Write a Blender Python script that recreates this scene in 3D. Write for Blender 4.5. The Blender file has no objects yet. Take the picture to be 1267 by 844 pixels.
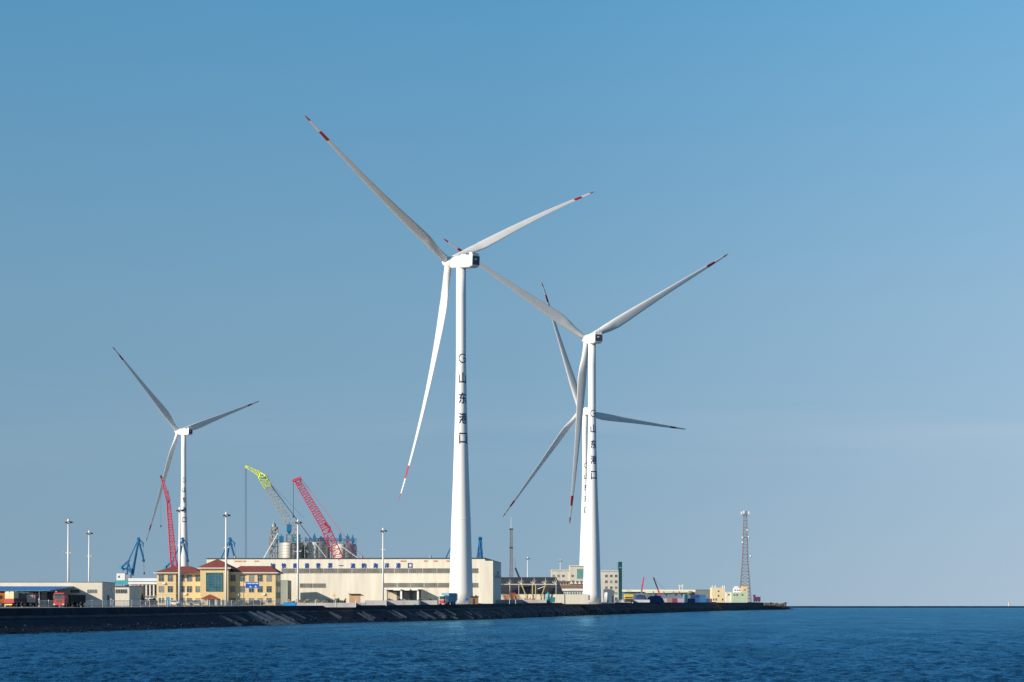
import bpy, bmesh, math, random
import numpy as np
from mathutils import Vector, Matrix
random.seed(7)
R = math.radians
S = bpy.context.scene
C = S.collection

# ---------------------------------------------------------------- camera, sky, sun, exposure
F = 2857.0          # focal length in pixels of a 1267 px wide picture
EYE = 4.3           # eye height above the sea
HOR = 749.5         # picture row of the horizon
cam = bpy.data.cameras.new('camera')
cam.sensor_width = 36; cam.lens = 36 * F / 1267
cam.shift_y = (HOR - 422) / 1267
cam.clip_start = 1; cam.clip_end = 60000
camo = bpy.data.objects.new('camera', cam); C.objects.link(camo)
camo.location = (0, 0, EYE); camo.rotation_euler = (R(90), 0, 0)
S.camera = camo
SUN_EL, SUN_AZ = 21.0, 236.0      # azimuth clockwise from +Y
SKY_EL = [(0, (.96, .88, .80)), (.13, (.84, .97, .93)), (.25, (.55, .97, 1.05)), (.34, (.42, .66, .76)), (.6, (.5, .68, .78))]
SKY_AZ = [(.28, (.98, 1.0, 1.0)), (.5, (.97, .98, .98)), (.72, (1.26, 1.11, 1.06)), (.86, (.85, .85, .88))]
w = bpy.data.worlds.new('World'); S.world = w; w.use_nodes = True
nt = w.node_tree; bg = nt.nodes['Background']
sky = nt.nodes.new('ShaderNodeTexSky'); sky.sky_type = 'NISHITA'; sky.sun_disc = False
sky.sun_elevation = R(SUN_EL); sky.sun_rotation = R(SUN_AZ)
sky.altitude = 0; sky.air_density = 1.0; sky.dust_density = 0.3; sky.ozone_density = 2.0
tc = nt.nodes.new('ShaderNodeTexCoord'); sx = nt.nodes.new('ShaderNodeSeparateXYZ'); cx = nt.nodes.new('ShaderNodeCombineXYZ')
ma = nt.nodes.new('ShaderNodeMath'); ma.operation = 'MULTIPLY_ADD'; ma.inputs[1].default_value = .4; ma.inputs[2].default_value = .2
mx = nt.nodes.new('ShaderNodeMath'); mx.operation = 'MAXIMUM'; nv = nt.nodes.new('ShaderNodeVectorMath'); nv.operation = 'NORMALIZE'
nt.links.new(tc.outputs['Generated'], sx.inputs[0]); nt.links.new(sx.outputs[2], ma.inputs[0]); nt.links.new(ma.outputs[0], mx.inputs[0]); nt.links.new(sx.outputs[2], mx.inputs[1])
nt.links.new(sx.outputs[0], cx.inputs[0]); nt.links.new(sx.outputs[1], cx.inputs[1]); nt.links.new(mx.outputs[0], cx.inputs[2]); nt.links.new(cx.outputs[0], nv.inputs[0]); nt.links.new(nv.outputs[0], sky.inputs[0])
def tint(out, stops):
    r = nt.nodes.new('ShaderNodeValToRGB'); e = r.color_ramp.elements
    while len(e) < len(stops): e.new(.5)
    for k, (p, c) in zip(e, stops): k.position = p; k.color = tuple(v / 2 for v in c) + (1,)
    nt.links.new(out, r.inputs[0]); m = nt.nodes.new('ShaderNodeVectorMath'); m.operation = 'SCALE'; m.inputs[3].default_value = 2
    nt.links.new(r.outputs[0], m.inputs[0]); return m.outputs[0]
def mul(a, b):
    m = nt.nodes.new('ShaderNodeVectorMath'); m.operation = 'MULTIPLY'; nt.links.new(a, m.inputs[0]); nt.links.new(b, m.inputs[1]); return m.outputs[0]
# clear air over the sea: less red higher up, a little haze near the horizon, brighter away from the sun to the right
t1 = tint(sx.outputs[2], SKY_EL)
sh = nt.nodes.new('ShaderNodeMath'); sh.operation = 'ADD'; sh.inputs[1].default_value = .5; nt.links.new(sx.outputs[0], sh.inputs[0])
t2 = tint(sh.outputs[0], SKY_AZ)
mpc = nt.nodes.new('ShaderNodeMapping'); mpc.inputs['Scale'].default_value = (3, 3, 55); nt.links.new(tc.outputs['Generated'], mpc.inputs[0])
nc = nt.nodes.new('ShaderNodeTexNoise'); nc.inputs['Scale'].default_value = 1.3; nc.inputs['Detail'].default_value = 4; nt.links.new(mpc.outputs[0], nc.inputs['Vector'])
bandm = nt.nodes.new('ShaderNodeValToRGB'); e = bandm.color_ramp.elements; e[0].position = .05; e[0].color = (0, 0, 0, 1); e[1].position = .105; e[1].color = (0, 0, 0, 1); q = e.new(.074); q.color = (1, 1, 1, 1)
nt.links.new(sx.outputs[2], bandm.inputs[0])
thr = nt.nodes.new('ShaderNodeMapRange'); thr.inputs[1].default_value = .4; thr.inputs[2].default_value = .75; nt.links.new(nc.outputs[0], thr.inputs[0])
mm = nt.nodes.new('ShaderNodeMath'); mm.operation = 'MULTIPLY'; nt.links.new(bandm.outputs[0], mm.inputs[0]); nt.links.new(thr.outputs[0], mm.inputs[1])
cl_ = nt.nodes.new('ShaderNodeVectorMath'); cl_.operation = 'MULTIPLY_ADD'; cl_.inputs[1].default_value = (.17, .07, .03); cl_.inputs[2].default_value = (1, 1, 1); nt.links.new(mm.outputs[0], cl_.inputs[0])
nt.links.new(mul(mul(mul(sky.outputs[0], t1), t2), cl_.outputs[0]), bg.inputs[0]); bg.inputs[1].default_value = 0.10
sl = bpy.data.lights.new('sun', 'SUN'); sl.energy = 4.6; sl.angle = R(0.5); sl.color = (1, 0.89, 0.74)
so = bpy.data.objects.new('sun', sl); C.objects.link(so)
sd = Vector((math.sin(R(SUN_AZ)) * math.cos(R(SUN_EL)), math.cos(R(SUN_AZ)) * math.cos(R(SUN_EL)), math.sin(R(SUN_EL))))
so.rotation_euler = sd.to_track_quat('Z', 'Y').to_euler(); so.location = (-200, -100, 200)
S.view_settings.view_transform = 'Standard'; S.view_settings.look = 'None'
S.view_settings.gamma = 1; S.view_settings.exposure = 0.35; S.view_settings.use_curve_mapping = False
S.render.engine = 'CYCLES'

# ---------------------------------------------------------------- placing helpers
GZ = [(-500, 3.8), (350, 3.85), (430, 3.97), (520, 4.2), (600, 4.3), (700, 4.57), (900, 5.3), (1200, 5.9), (1600, 6.6), (2200, 8.0), (2450, 7.6), (2560, 6.0), (9000, 6.0)]
def gz(y):
    for (a, za), (b, zb) in zip(GZ, GZ[1:]):
        if y <= b: return za + (zb - za) * (y - a) / (b - a)
    return 6.0
def X(px, D): return (px - 633.5) / F * D
def Z(py, D): return EYE + (HOR - py) / F * D
def P(px, py, D, dy=0): return Vector((X(px, D), D + dy, Z(py, D)))

# ---------------------------------------------------------------- materials
MATS = {}
def mat(name, col, rough=0.6, metal=0.0, var=0.12, scale=0.4, streak=False, bump=0.0, bscale=3.0):
    if name in MATS: return MATS[name]
    m = bpy.data.materials.new(name); m.use_nodes = True; MATS[name] = m
    n = m.node_tree.nodes; l = m.node_tree.links; b = n['Principled BSDF']
    if name in ('wet_rock', 'stained_seawall'): b.inputs['Specular IOR Level'].default_value = .15
    b.inputs['Roughness'].default_value = rough; b.inputs['Metallic'].default_value = metal
    tc = n.new('ShaderNodeTexCoord'); mp = n.new('ShaderNodeMapping')
    l.new(tc.outputs['Object'], mp.inputs[0])
    mp.inputs['Scale'].default_value = (1, 1, 0.12) if streak else (1, 1, 1)
    nz = n.new('ShaderNodeTexNoise'); nz.inputs['Scale'].default_value = scale; nz.inputs['Detail'].default_value = 5
    l.new(mp.outputs[0], nz.inputs['Vector'])
    rp = n.new('ShaderNodeValToRGB'); rp.color_ramp.elements[0].position = 0.3; rp.color_ramp.elements[1].position = 0.7
    rp.color_ramp.elements[0].color = tuple(c * (1 - var) for c in col) + (1,)
    rp.color_ramp.elements[1].color = tuple(min(1, c * (1 + var)) for c in col) + (1,)
    l.new(nz.outputs[0], rp.inputs[0]); l.new(rp.outputs[0], b.inputs['Base Color'])
    if bump:
        n2 = n.new('ShaderNodeTexNoise'); n2.inputs['Scale'].default_value = bscale; n2.inputs['Detail'].default_value = 6
        bp = n.new('ShaderNodeBump'); bp.inputs['Strength'].default_value = bump; bp.inputs['Distance'].default_value = 0.3
        l.new(tc.outputs['Object'], n2.inputs['Vector']); l.new(n2.outputs[0], bp.inputs['Height']); l.new(bp.outputs[0], b.inputs['Normal'])
    return m
def wavemat(name, col, rough, axis, scale, depth, var=.1):      # ribbed sheet: real ribs come from bump
    m = mat(name, col, rough, 0, var, .5, True); n = m.node_tree.nodes; l = m.node_tree.links
    wv = n.new('ShaderNodeTexWave'); wv.bands_direction = axis; wv.inputs['Scale'].default_value = scale
    tc = n.new('ShaderNodeTexCoord'); l.new(tc.outputs['Object'], wv.inputs[0])
    bp = n.new('ShaderNodeBump'); bp.inputs['Strength'].default_value = .8; bp.inputs['Distance'].default_value = depth
    l.new(wv.outputs[0] if not hasattr(wv.outputs, 'Fac') else wv.outputs['Fac'], bp.inputs['Height']); l.new(bp.outputs[0], n['Principled BSDF'].inputs['Normal'])
    return m
turb = mat('turbine_white', (.83, .83, .81), .42, 0, .05, .3, True)
blade_m = mat('blade_grey_white', (.70, .70, .69), .4, 0, .04, .2)
red_m = mat('blade_red', (.40, .02, .02), .45, 0, .08)
navy = mat('navy_paint', (.015, .03, .10), .5)
dark = mat('dark_grey', (.035, .04, .05), .6)
black = mat('rubber_black', (.015, .015, .017), .8)
steel = mat('galvanised_steel', (.42, .42, .42), .45, .5, .15, 2)
greysteel = mat('weathered_steel', (.22, .21, .20), .6, .2, .3, 1)
white = mat('white_paint', (.78, .78, .76), .5, 0, .06, .5, True)
polew = mat('pole_white', (.74, .74, .73), .4, 0, .05, .3, True)
cream = mat('cream_cladding', (.72, .67, .56), .6, 0, .07, .35, True)
creamd = mat('beige_wall', (.58, .52, .41), .7, 0, .12, .4, True)
yellow_w = mat('yellow_render', (.73, .55, .28), .75, 0, .09, .35, True)
trim = mat('cornice_white', (.74, .68, .60), .6, 0, .08, 1)
roof_r = mat('red_tile', (.27, .07, .05), .7, 0, .25, 1.2, False, .4, 4)
glass = mat('window_glass', (.05, .08, .09), .12, 0, .35, .5)
glassb = mat('teal_glass', (.04, .14, .18), .12, 0, .45, .5)
band = mat('clerestory_glass', (.17, .17, .15), .35, 0, .35, .35)
concrete = mat('concrete', (.36, .35, .33), .85, 0, .2, .6, True, .3, 2)
wallc = mat('boundary_wall_paint', (.46, .45, .46), .8, 0, .2, .25, True)
asphalt = mat('asphalt', (.06, .06, .06), .9, 0, .2, .1)
ground = mat('yard_concrete', (.24, .23, .21), .9, 0, .2, .05)
crane_b = mat('crane_blue', (.006, .12, .30), .45, 0, .2, .5)
crane_t = mat('crane_teal', (.05, .36, .44), .45, 0, .15, .5)
pink = mat('crane_red', (.55, .045, .10), .5, 0, .2, .6)
lime = mat('crane_lime', (.55, .68, .10), .45, 0, .1, 1)
boomgrey = mat('boom_grey', (.36, .36, .33), .5, 0, .25, .6)
rope = mat('wire_rope', (.03, .035, .05), .7)
truckred = mat('truck_red', (.38, .014, .022), .35, 0, .1, 1)
orange = mat('orange_paint', (.70, .20, .04), .5, 0, .15, 1)
tarp = mat('beige_sacks', (.72, .60, .38), .85, 0, .12, 1.5, False, .6, 3)
tarpg = mat('green_grey_tarp', (.10, .12, .10), .85, 0, .25, 1, False, .5, 3)
blue = mat('sign_blue', (.01, .10, .48), .4, 0, .05, 1)
boxblue = mat('box_blue', (.08, .30, .46), .5, 0, .1, 1)
yel = mat('yellow_paint', (.75, .50, .04), .5, 0, .1, 1)
leaf = mat('leaf_green', (.035, .06, .022), .8, 0, .5, 2)
leafd = mat('conifer_green', (.012, .03, .018), .8, 0, .4, 2)
leafb = mat('dry_shrub', (.16, .13, .06), .85, 0, .4, 2)
bark = mat('bark', (.10, .07, .05), .9)
silo_m = mat('silo_sheet', (.42, .42, .39), .45, .5, .08, .5, True)
collector = mat('collector_blue', (.005, .14, .34), .45, 0, .15, 1)
canopyblue = wavemat('blue_sheet', (.05, .22, .50), .5, 'X', 1.6, .05)
darkslate = wavemat('slate_sheet', (.018, .026, .042), .6, 'X', 1.0, .1, .3)
rust = mat('rust_red', (.28, .07, .03), .8, 0, .3, 1)
brown = mat('brown_shed', (.24, .15, .08), .8, 0, .2, 1)
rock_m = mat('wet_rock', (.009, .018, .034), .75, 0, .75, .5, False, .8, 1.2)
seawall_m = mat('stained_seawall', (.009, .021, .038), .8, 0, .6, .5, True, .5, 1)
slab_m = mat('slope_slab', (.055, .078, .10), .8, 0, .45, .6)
greenw = mat('mint_wall', (.45, .58, .42), .7, 0, .08, .5, True)
ashgrey = mat('grey_cladding', (.20, .22, .25), .7, 0, .12, .4, True)
officew = mat('office_render', (.56, .53, .46), .75, 0, .1, .4, True)
tealdark = mat('dark_teal', (.008, .055, .07), .35, 0, .3, .4)
purple = mat('plum_paint', (.12, .03, .09), .6)

# ---------------------------------------------------------------- mesh helpers
class MB:
    def __init__(s): s.v = []; s.f = []; s.m = []
    def add(s, vs, fs, mi=0):
        o = len(s.v); s.v += [tuple(v) for v in vs]; s.f += [tuple(i + o for i in f) for f in fs]; s.m += [mi] * len(fs); return s
    def box(s, a, b, mi=0):
        x0, y0, z0 = [min(p, q) for p, q in zip(a, b)]; x1, y1, z1 = [max(p, q) for p, q in zip(a, b)]
        return s.add([(x0,y0,z0),(x1,y0,z0),(x1,y1,z0),(x0,y1,z0),(x0,y0,z1),(x1,y0,z1),(x1,y1,z1),(x0,y1,z1)],
                     [(0,3,2,1),(4,5,6,7),(0,1,5,4),(1,2,6,5),(2,3,7,6),(3,0,4,7)], mi)
    def tube(s, a, b, r0, r1=None, n=5, mi=0, cap=True):
        a = Vector(a); b = Vector(b); r1 = r0 if r1 is None else r1
        d = b - a
        if d.length < 1e-6: return s
        q = d.to_track_quat('Z', 'Y'); vs = []
        for p, r in ((a, r0), (b, r1)):
            for k in range(n):
                t = 2 * math.pi * (k + .5) / n; vs.append(p + q @ Vector((math.cos(t) * r, math.sin(t) * r, 0)))
        fs = [(k, (k + 1) % n, n + (k + 1) % n, n + k) for k in range(n)]
        if cap: fs += [tuple(range(n - 1, -1, -1)), tuple(range(n, 2 * n))]
        return s.add(vs, fs, mi)
    def lathe(s, c, prof, n=24, mi=0):     # prof: (z, r)
        vs = []; fs = []
        for z, r in prof:
            for k in range(n):
                t = 2 * math.pi * k / n; vs.append((c[0] + math.cos(t) * r, c[1] + math.sin(t) * r, c[2] + z))
        for i in range(len(prof) - 1):
            for k in range(n): fs.append((i*n+k, i*n+(k+1)%n, (i+1)*n+(k+1)%n, (i+1)*n+k))
        fs.append(tuple(range(n - 1, -1, -1))); fs.append(tuple(range((len(prof)-1)*n, len(prof)*n)))
        return s.add(vs, fs, mi)
    def prism(s, pts, y0, y1, mi=0):       # polygon in (x,z), extruded along y
        n = len(pts); vs = [(x, y0, z) for x, z in pts] + [(x, y1, z) for x, z in pts]
        return s.add(vs, [tuple(range(n)), tuple(range(2*n-1, n-1, -1))] + [(k, n+k, n+(k+1)%n, (k+1)%n) for k in range(n)], mi)
    def hip(s, x0, x1, y0, y1, z0, z1, inset, mi=0):
        ym = (y0 + y1) / 2
        return s.add([(x0,y0,z0),(x1,y0,z0),(x1,y1,z0),(x0,y1,z0),(x0+inset,ym,z1),(x1-inset,ym,z1)],
                     [(0,1,5,4),(1,2,5),(2,3,4,5),(3,0,4),(0,3,2,1)], mi)
    def beam(s, a, b, w, h, mi=0):         # rectangular member, w along y, h across
        a = Vector(a); b = Vector(b); d = (b - a).normalized(); u = Vector((0, 1, 0)); v = d.cross(u)
        if v.length < .01: u = Vector((1, 0, 0)); v = d.cross(u)
        v.normalize(); vs = []
        for p in (a, b):
            for i, j in ((-1,-1),(1,-1),(1,1),(-1,1)): vs.append(p + u * i * w / 2 + v * j * h / 2)
        return s.add(vs, [(0,1,2,3),(7,6,5,4),(0,4,5,1),(1,5,6,2),(2,6,7,3),(3,7,4,0)], mi)
    def lattice(s, a, b, w0, w1, n, r, u=Vector((0,1,0)), legs=1.4, mi=0):
        a = Vector(a); b = Vector(b); d = (b - a).normalized(); v = d.cross(u).normalized(); u = v.cross(d).normalized()
        rings = []
        for i in range(n + 1):
            t = i / n; c = a.lerp(b, t); h = (w0 + (w1 - w0) * t) / 2
            rings.append([c + u*h*p + v*h*q for p, q in ((-1,-1),(1,-1),(1,1),(-1,1))])
        for k in range(4): s.tube(rings[0][k], rings[-1][k], r * legs, r * legs * .8, 4, mi, False)
        for i in range(n):
            for k in range(4):
                k2 = (k + 1) % 4
                s.tube(rings[i+1][k], rings[i+1][k2], r * .8, None, 3, mi, False)
                if i % 2: s.tube(rings[i][k], rings[i+1][k2], r * .8, None, 3, mi, False)
                else: s.tube(rings[i][k2], rings[i+1][k], r * .8, None, 3, mi, False)
        return s
def fixn(me):
    bm = bmesh.new(); bm.from_mesh(me); bmesh.ops.recalc_face_normals(bm, faces=bm.faces); bm.to_mesh(me); bm.free()
def loc_of(par):
    v = Vector((0, 0, 0))
    while par is not None: v += par.matrix_basis.translation; par = par.parent
    return v
def link(o, par=None):
    C.objects.link(o); o.parent = par; return o
def part(name, mb, m, par=None, smooth=False, label=None, loc=None, local=False):
    """mesh object; vertices are given in world coordinates (root unrotated while building) unless local."""
    me = bpy.data.meshes.new(name); o = bpy.data.objects.new(name, me)
    base = loc_of(par) if par is not None and not local else Vector((0, 0, 0))
    if par is None and loc is not None: base = Vector(loc); o.location = base
    me.from_pydata([tuple(Vector(v) - base) for v in mb.v], [], mb.f)
    for x in (m if isinstance(m, (list, tuple)) else [m]): me.materials.append(x)
    for p, i in zip(me.polygons, mb.m): p.material_index = i
    fixn(me)
    if smooth:
        for p in me.polygons: p.use_smooth = len(p.vertices) <= 4
    link(o, par)
    if label: o['label'] = label
    return o
def tag(o, label, cat, group=None, kind=None):
    if label: o['label'] = label
    if cat: o['category'] = cat
    if group: o['group'] = group
    if kind: o['kind'] = kind
    return o
def thing(name, label, cat, loc, group=None):
    o = bpy.data.objects.new(name, None); o.empty_display_size = 1; o.location = loc; link(o); return tag(o, label, cat, group)
def copy_tree(o, par=None):
    c = o.copy(); C.objects.link(c); c.parent = par
    if par is not None: c.matrix_parent_inverse = o.matrix_parent_inverse.copy()
    for ch in list(o.children): copy_tree(ch, c)
    return c
def base(px, D): return Vector((X(px, D), D, gz(D)))
def glyph(body, wdt, hgt, bold=0.0):
    """letter outline as a bmesh centred on 0,0 and fitted to wdt x hgt (x right, y up); bold strokes by layering shifted copies"""
    c = bpy.data.curves.new('t', 'FONT'); c.body = body; c.resolution_u = 2
    o = bpy.data.objects.new('t', c); C.objects.link(o)
    dg = bpy.context.evaluated_depsgraph_get(); me = bpy.data.meshes.new_from_object(o.evaluated_get(dg))
    bpy.data.objects.remove(o); bm = bmesh.new()
    xs = [v.co.x for v in me.vertices]; ys = [v.co.y for v in me.vertices]
    cx, cy = (min(xs)+max(xs))/2, (min(ys)+max(ys))/2; kx = wdt/(max(xs)-min(xs)); ky = hgt/(max(ys)-min(ys)) if hgt else kx
    for k, (dx, dy) in enumerate(((0, 0), (bold, bold), (-bold, -bold), (bold, -bold), (-bold, bold)) if bold else ((0, 0),)):
        m2 = me.copy()
        for v in m2.vertices: v.co = Vector(((v.co.x-cx)*kx+dx, (v.co.y-cy)*ky+dy, k*.004))
        bm.from_mesh(m2); bpy.data.meshes.remove(m2)
    bpy.data.meshes.remove(me); return bm

# ---------------------------------------------------------------- sea: one sheet of real waves out to the horizon
def build_sea():
    rng = np.random.default_rng(3)
    ys = [-400, -100, 0, 50, 85]
    y = 100.0
    while y < 1500: ys.append(y); y *= 1.0026
    while y < 40000: ys.append(y); y *= 1.25
    ys = np.array(ys)
    t = np.concatenate([[-6, -2, -.8, -.4], np.linspace(-.26, .26, 620), [.4, .8, 2, 6]])
    Y, T = np.meshgrid(ys, t, indexing='ij'); Xs = T * np.maximum(Y, 300 * (np.abs(T) > .261) + 60 * (Y < 60))
    H = np.zeros_like(Y); sp = np.gradient(ys)[:, None] * np.ones_like(T)
    wind = R(250)
    for i in range(90):
        lam = 0.45 * (10 ** rng.random()); th = wind + rng.normal(0, .65); k = 2 * math.pi / lam
        amp = .0098 * lam ** .38 * (.6 + .8 * rng.random())
        fade = np.clip(lam / (2.2 * sp) - .5, 0, 1) * (np.abs(T) <= .261)
        H += amp * fade * np.sin(k * (math.cos(th) * Xs + math.sin(th) * Y) + rng.random() * 6.28)
    H *= np.clip((1500 - Y) / 900, 0, 1) * (Y > 90)
    ny, nx = Y.shape; co = np.stack([Xs, Y, H], -1).reshape(-1, 3).astype(np.float32)
    idx = np.arange(ny * nx).reshape(ny, nx)
    q = np.stack([idx[:-1, :-1], idx[:-1, 1:], idx[1:, 1:], idx[1:, :-1]], -1).reshape(-1, 4)
    me = bpy.data.meshes.new('sea'); me.vertices.add(len(co)); me.vertices.foreach_set('co', co.ravel())
    me.loops.add(q.size); me.loops.foreach_set('vertex_index', q.ravel().astype(np.int32))
    me.polygons.add(len(q)); me.polygons.foreach_set('loop_start', np.arange(0, q.size, 4, dtype=np.int32))
    me.update(); me.validate(); me.shade_smooth()
    m = bpy.data.materials.new('sea_water'); m.use_nodes = True; n = m.node_tree.nodes; l = m.node_tree.links; b = n['Principled BSDF']
    b.inputs['Roughness'].default_value = .2; b.inputs['IOR'].default_value = 1.333; b.inputs['Specular IOR Level'].default_value = .25; b.inputs['Specular Tint'].default_value = (.3, .68, 1, 1)
    tc = n.new('ShaderNodeTexCoord'); mp = n.new('ShaderNodeMapping'); mp.inputs['Scale'].default_value = (.004, .0012, 1)
    nz = n.new('ShaderNodeTexNoise'); nz.inputs['Scale'].default_value = 1; nz.inputs['Detail'].default_value = 3
    l.new(tc.outputs['Object'], mp.inputs[0]); l.new(mp.outputs[0], nz.inputs['Vector'])
    rp = n.new('ShaderNodeValToRGB'); rp.color_ramp.elements[0].position = .35; rp.color_ramp.elements[1].position = .65
    rp.color_ramp.elements[0].color = (.005, .036, .085, 1); rp.color_ramp.elements[1].color = (.009, .056, .12, 1)
    l.new(nz.outputs[0], rp.inputs[0])
    prev = None
    for sc, dist in (((.7, .3, 1), .4), ((2.6, 1.1, 1), .28), ((7, 3.5, 1), .06)):
        mp = n.new('ShaderNodeMapping'); mp.inputs['Scale'].default_value = sc; mp.inputs['Rotation'].default_value = (0, 0, R(12))
        nz = n.new('ShaderNodeTexNoise'); nz.inputs['Scale'].default_value = 1; nz.inputs['Detail'].default_value = 3
        l.new(tc.outputs['Object'], mp.inputs[0]); l.new(mp.outputs[0], nz.inputs['Vector'])
        bp = n.new('ShaderNodeBump'); bp.inputs['Strength'].default_value = 1; bp.inputs['Distance'].default_value = dist
        l.new(nz.outputs[0], bp.inputs['Height'])
        if prev: l.new(prev.outputs[0], bp.inputs['Normal'])
        prev = bp
    # polarised daylight on water: deep blue body seen through a tinted, limited mirror
    out = [q for q in n if q.type == 'OUTPUT_MATERIAL'][0]; n.remove(b)
    df = n.new('ShaderNodeBsdfDiffuse'); gl = n.new('ShaderNodeBsdfGlossy'); ms = n.new('ShaderNodeMixShader'); fr = n.new('ShaderNodeFresnel'); fm = n.new('ShaderNodeMath')
    l.new(rp.outputs[0], df.inputs[0]); gl.inputs['Color'].default_value = (.25, .62, .88, 1); gl.inputs['Roughness'].default_value = .13; fr.inputs['IOR'].default_value = 1.333
    fm.operation = 'MULTIPLY'; fm.inputs[1].default_value = .95
    for q in (df, gl, fr): l.new(prev.outputs[0], q.inputs['Normal'])
    mg = n.new('ShaderNodeMapping'); mg.inputs['Scale'].default_value = (.11, .017, 1); ng = n.new('ShaderNodeTexNoise'); ng.inputs['Scale'].default_value = 1; ng.inputs['Detail'].default_value = 7; ng.inputs['Roughness'].default_value = .62
    mr = n.new('ShaderNodeMapRange'); mr.inputs[1].default_value = .33; mr.inputs[2].default_value = .67; mr.inputs[3].default_value = .70; mr.inputs[4].default_value = 1.3
    l.new(tc.outputs['Object'], mg.inputs[0]); l.new(mg.outputs[0], ng.inputs['Vector']); l.new(ng.outputs[0], mr.inputs[0])
    gm = n.new('ShaderNodeMath'); gm.operation = 'MULTIPLY'; gm.use_clamp = True; l.new(fm.outputs[0], gm.inputs[0]); l.new(mr.outputs[0], gm.inputs[1])
    l.new(fr.outputs[0], fm.inputs[0]); l.new(gm.outputs[0], ms.inputs[0]); l.new(df.outputs[0], ms.inputs[1]); l.new(gl.outputs[0], ms.inputs[2]); l.new(ms.outputs[0], out.inputs[0])
    me.materials.append(m); o = bpy.data.objects.new('sea', me); link(o); tag(o, 'dark blue rippled sea', None, None, 'structure')
build_sea()

# ---------------------------------------------------------------- land, sea wall, rocky slope
WL = [(-150, -400), (-140, 0), (-100, 220)] + [(X(p, d), d) for p, d in ((0, 343), (199, 416), (410, 571), (603, 722), (700, 960), (810, 1335), (900, 2000), (955, 2450), (982, 2640))] + [(X(988, 2760), 2760)]
def resample(pts, step):
    out = []
    for (a, b) in zip(pts, pts[1:]):
        L = math.dist(a, b); n = max(1, int(L / step(a[1])))
        out += [(a[0] + (b[0]-a[0])*i/n, a[1] + (b[1]-a[1])*i/n) for i in range(n)]
    return out + [pts[-1]]
path = resample(WL, lambda y: 2.5 if y < 1000 else 5)
pn = []
for i, p in enumerate(path):
    a = path[max(0, i-4)]; b = path[min(len(path)-1, i+4)]; d = Vector((b[0]-a[0], b[1]-a[1])).normalized(); pn.append(Vector((-d.y, d.x)))
def cz(y):       # crest height of the sea wall
    if y > 2480: return max(.6, 7.6 - (y - 2480) / 280 * 7.0)
    return gz(y) + .05
def build_shore():
    rr = random.Random(5)
    up = MB(); slope = MB(); prof_u = []; prof_s = []
    for i, (p, nn) in enumerate(zip(path, pn)):
        c = cz(p[1]); k = min(1, c / 3.9); W = 8.5
        def q(off, z): return (p[0] + nn.x*off, p[1] + nn.y*off, z)
        prof_u.append([q(W + .7, c - .25), q(W + .7, c), q(W + .15, c), q(W, c - .12), q(W - .25, max(.3, c - 1.15)), q(W - 1.3, max(.25, c - 1.25)), q(W - 1.35, max(.1, c - 1.5))])
        zs = []
        for j in range(12):
            t = j / 11; off = (W - 1.3) * (1 - t) - 2.0 * t; z = (c - 1.35) * (1 - t) - 1.1 * t
            n1 = (.03 + .22 * max(0, t - .45)) if j else 0
            zs.append(q(off + rr.uniform(-1, 1) * n1 * 1.5, z + rr.uniform(-1, 1) * n1))
        prof_s.append(zs)
    for mb, pr in ((up, prof_u), (slope, prof_s)):
        n = len(pr[0]); vs = [v for r in pr for v in r]
        mb.add(vs, [(i*n+j, (i+1)*n+j, (i+1)*n+j+1, i*n+j+1) for i in range(len(pr)-1) for j in range(n-1)])
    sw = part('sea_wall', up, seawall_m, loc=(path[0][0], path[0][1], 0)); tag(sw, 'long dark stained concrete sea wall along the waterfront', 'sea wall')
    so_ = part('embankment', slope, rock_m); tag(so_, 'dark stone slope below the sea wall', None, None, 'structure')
    lg = MB(); vs = []
    for i, (p, nn) in enumerate(zip(path, pn)):
        c = cz(p[1])
        if p[1] > 2450: break
        wob = rr.uniform(-.05, .05)
        for off, z in ((7.3, c-1.75), (7.3, c-1.28+wob), (6.5+wob, c-1.32+wob), (6.45, c-1.62), (6.9, c-2.0)): vs.append((p[0]+nn.x*off, p[1]+nn.y*off, z))
    m_ = len(vs)//5; lg.add(vs, [(i*5+j, (i+1)*5+j, (i+1)*5+j+1, i*5+j+1) for i in range(m_-1) for j in range(4)])
    part('ledge', lg, mat('ledge_concrete', (.06, .07, .085), .85, 0, .5, .2), sw)
    # land sheet behind the crest
    ld = MB(); rows = []
    for p, nn in zip(path, pn):
        c = cz(p[1]); x0 = p[0] + nn.x * 8.9; y0 = p[1] + nn.y * 8.9
        rows.append([(x0, y0, c - .2), (x0 - 14, y0, c - .2), (-1500, y0, c - .2), (-9000, y0, c - .2)])
    n = 4; ld.add([v for r in rows for v in r], [(i*n+j, (i+1)*n+j, (i+1)*n+j+1, i*n+j+1) for i in range(len(rows)-1) for j in range(3)])
    tag(part('ground', ld, ground), 'grey concrete port ground', None, None, 'structure')
    # loose armour stones along the water
    st = MB()
    for i in range(0, len(path)-1):
        p, nn = path[i], pn[i]
        if p[1] < 150: continue
        for k in range(3 if p[1] < 1000 else 4):
            t = rr.random(); off = rr.uniform(-1.6, 2.6); sz = rr.uniform(.12, .36)
            cx = p[0] + nn.x*off + rr.uniform(-1.2, 1.2); cy = p[1] + nn.y*off + rr.uniform(-2.5, 2.5); c_ = cz(p[1]); z = max(-.1, (off + 2) / 9.2 * c_ - .75)
            vs = []
            for a in range(3):
                for b in range(5):
                    th = b * 1.257 + rr.random(); r_ = sz * (.6, 1, .5)[a] * rr.uniform(.7, 1.2)
                    vs.append((cx + r_*math.cos(th), cy + r_*math.sin(th), z + (a-1)*sz*.55*rr.uniform(.8, 1.2)))
            st.add(vs, [(a*5+b, a*5+(b+1)%5, (a+1)*5+(b+1)%5, (a+1)*5+b) for a in range(2) for b in range(5)] + [(4,3,2,1,0), (10,11,12,13,14)])
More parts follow.
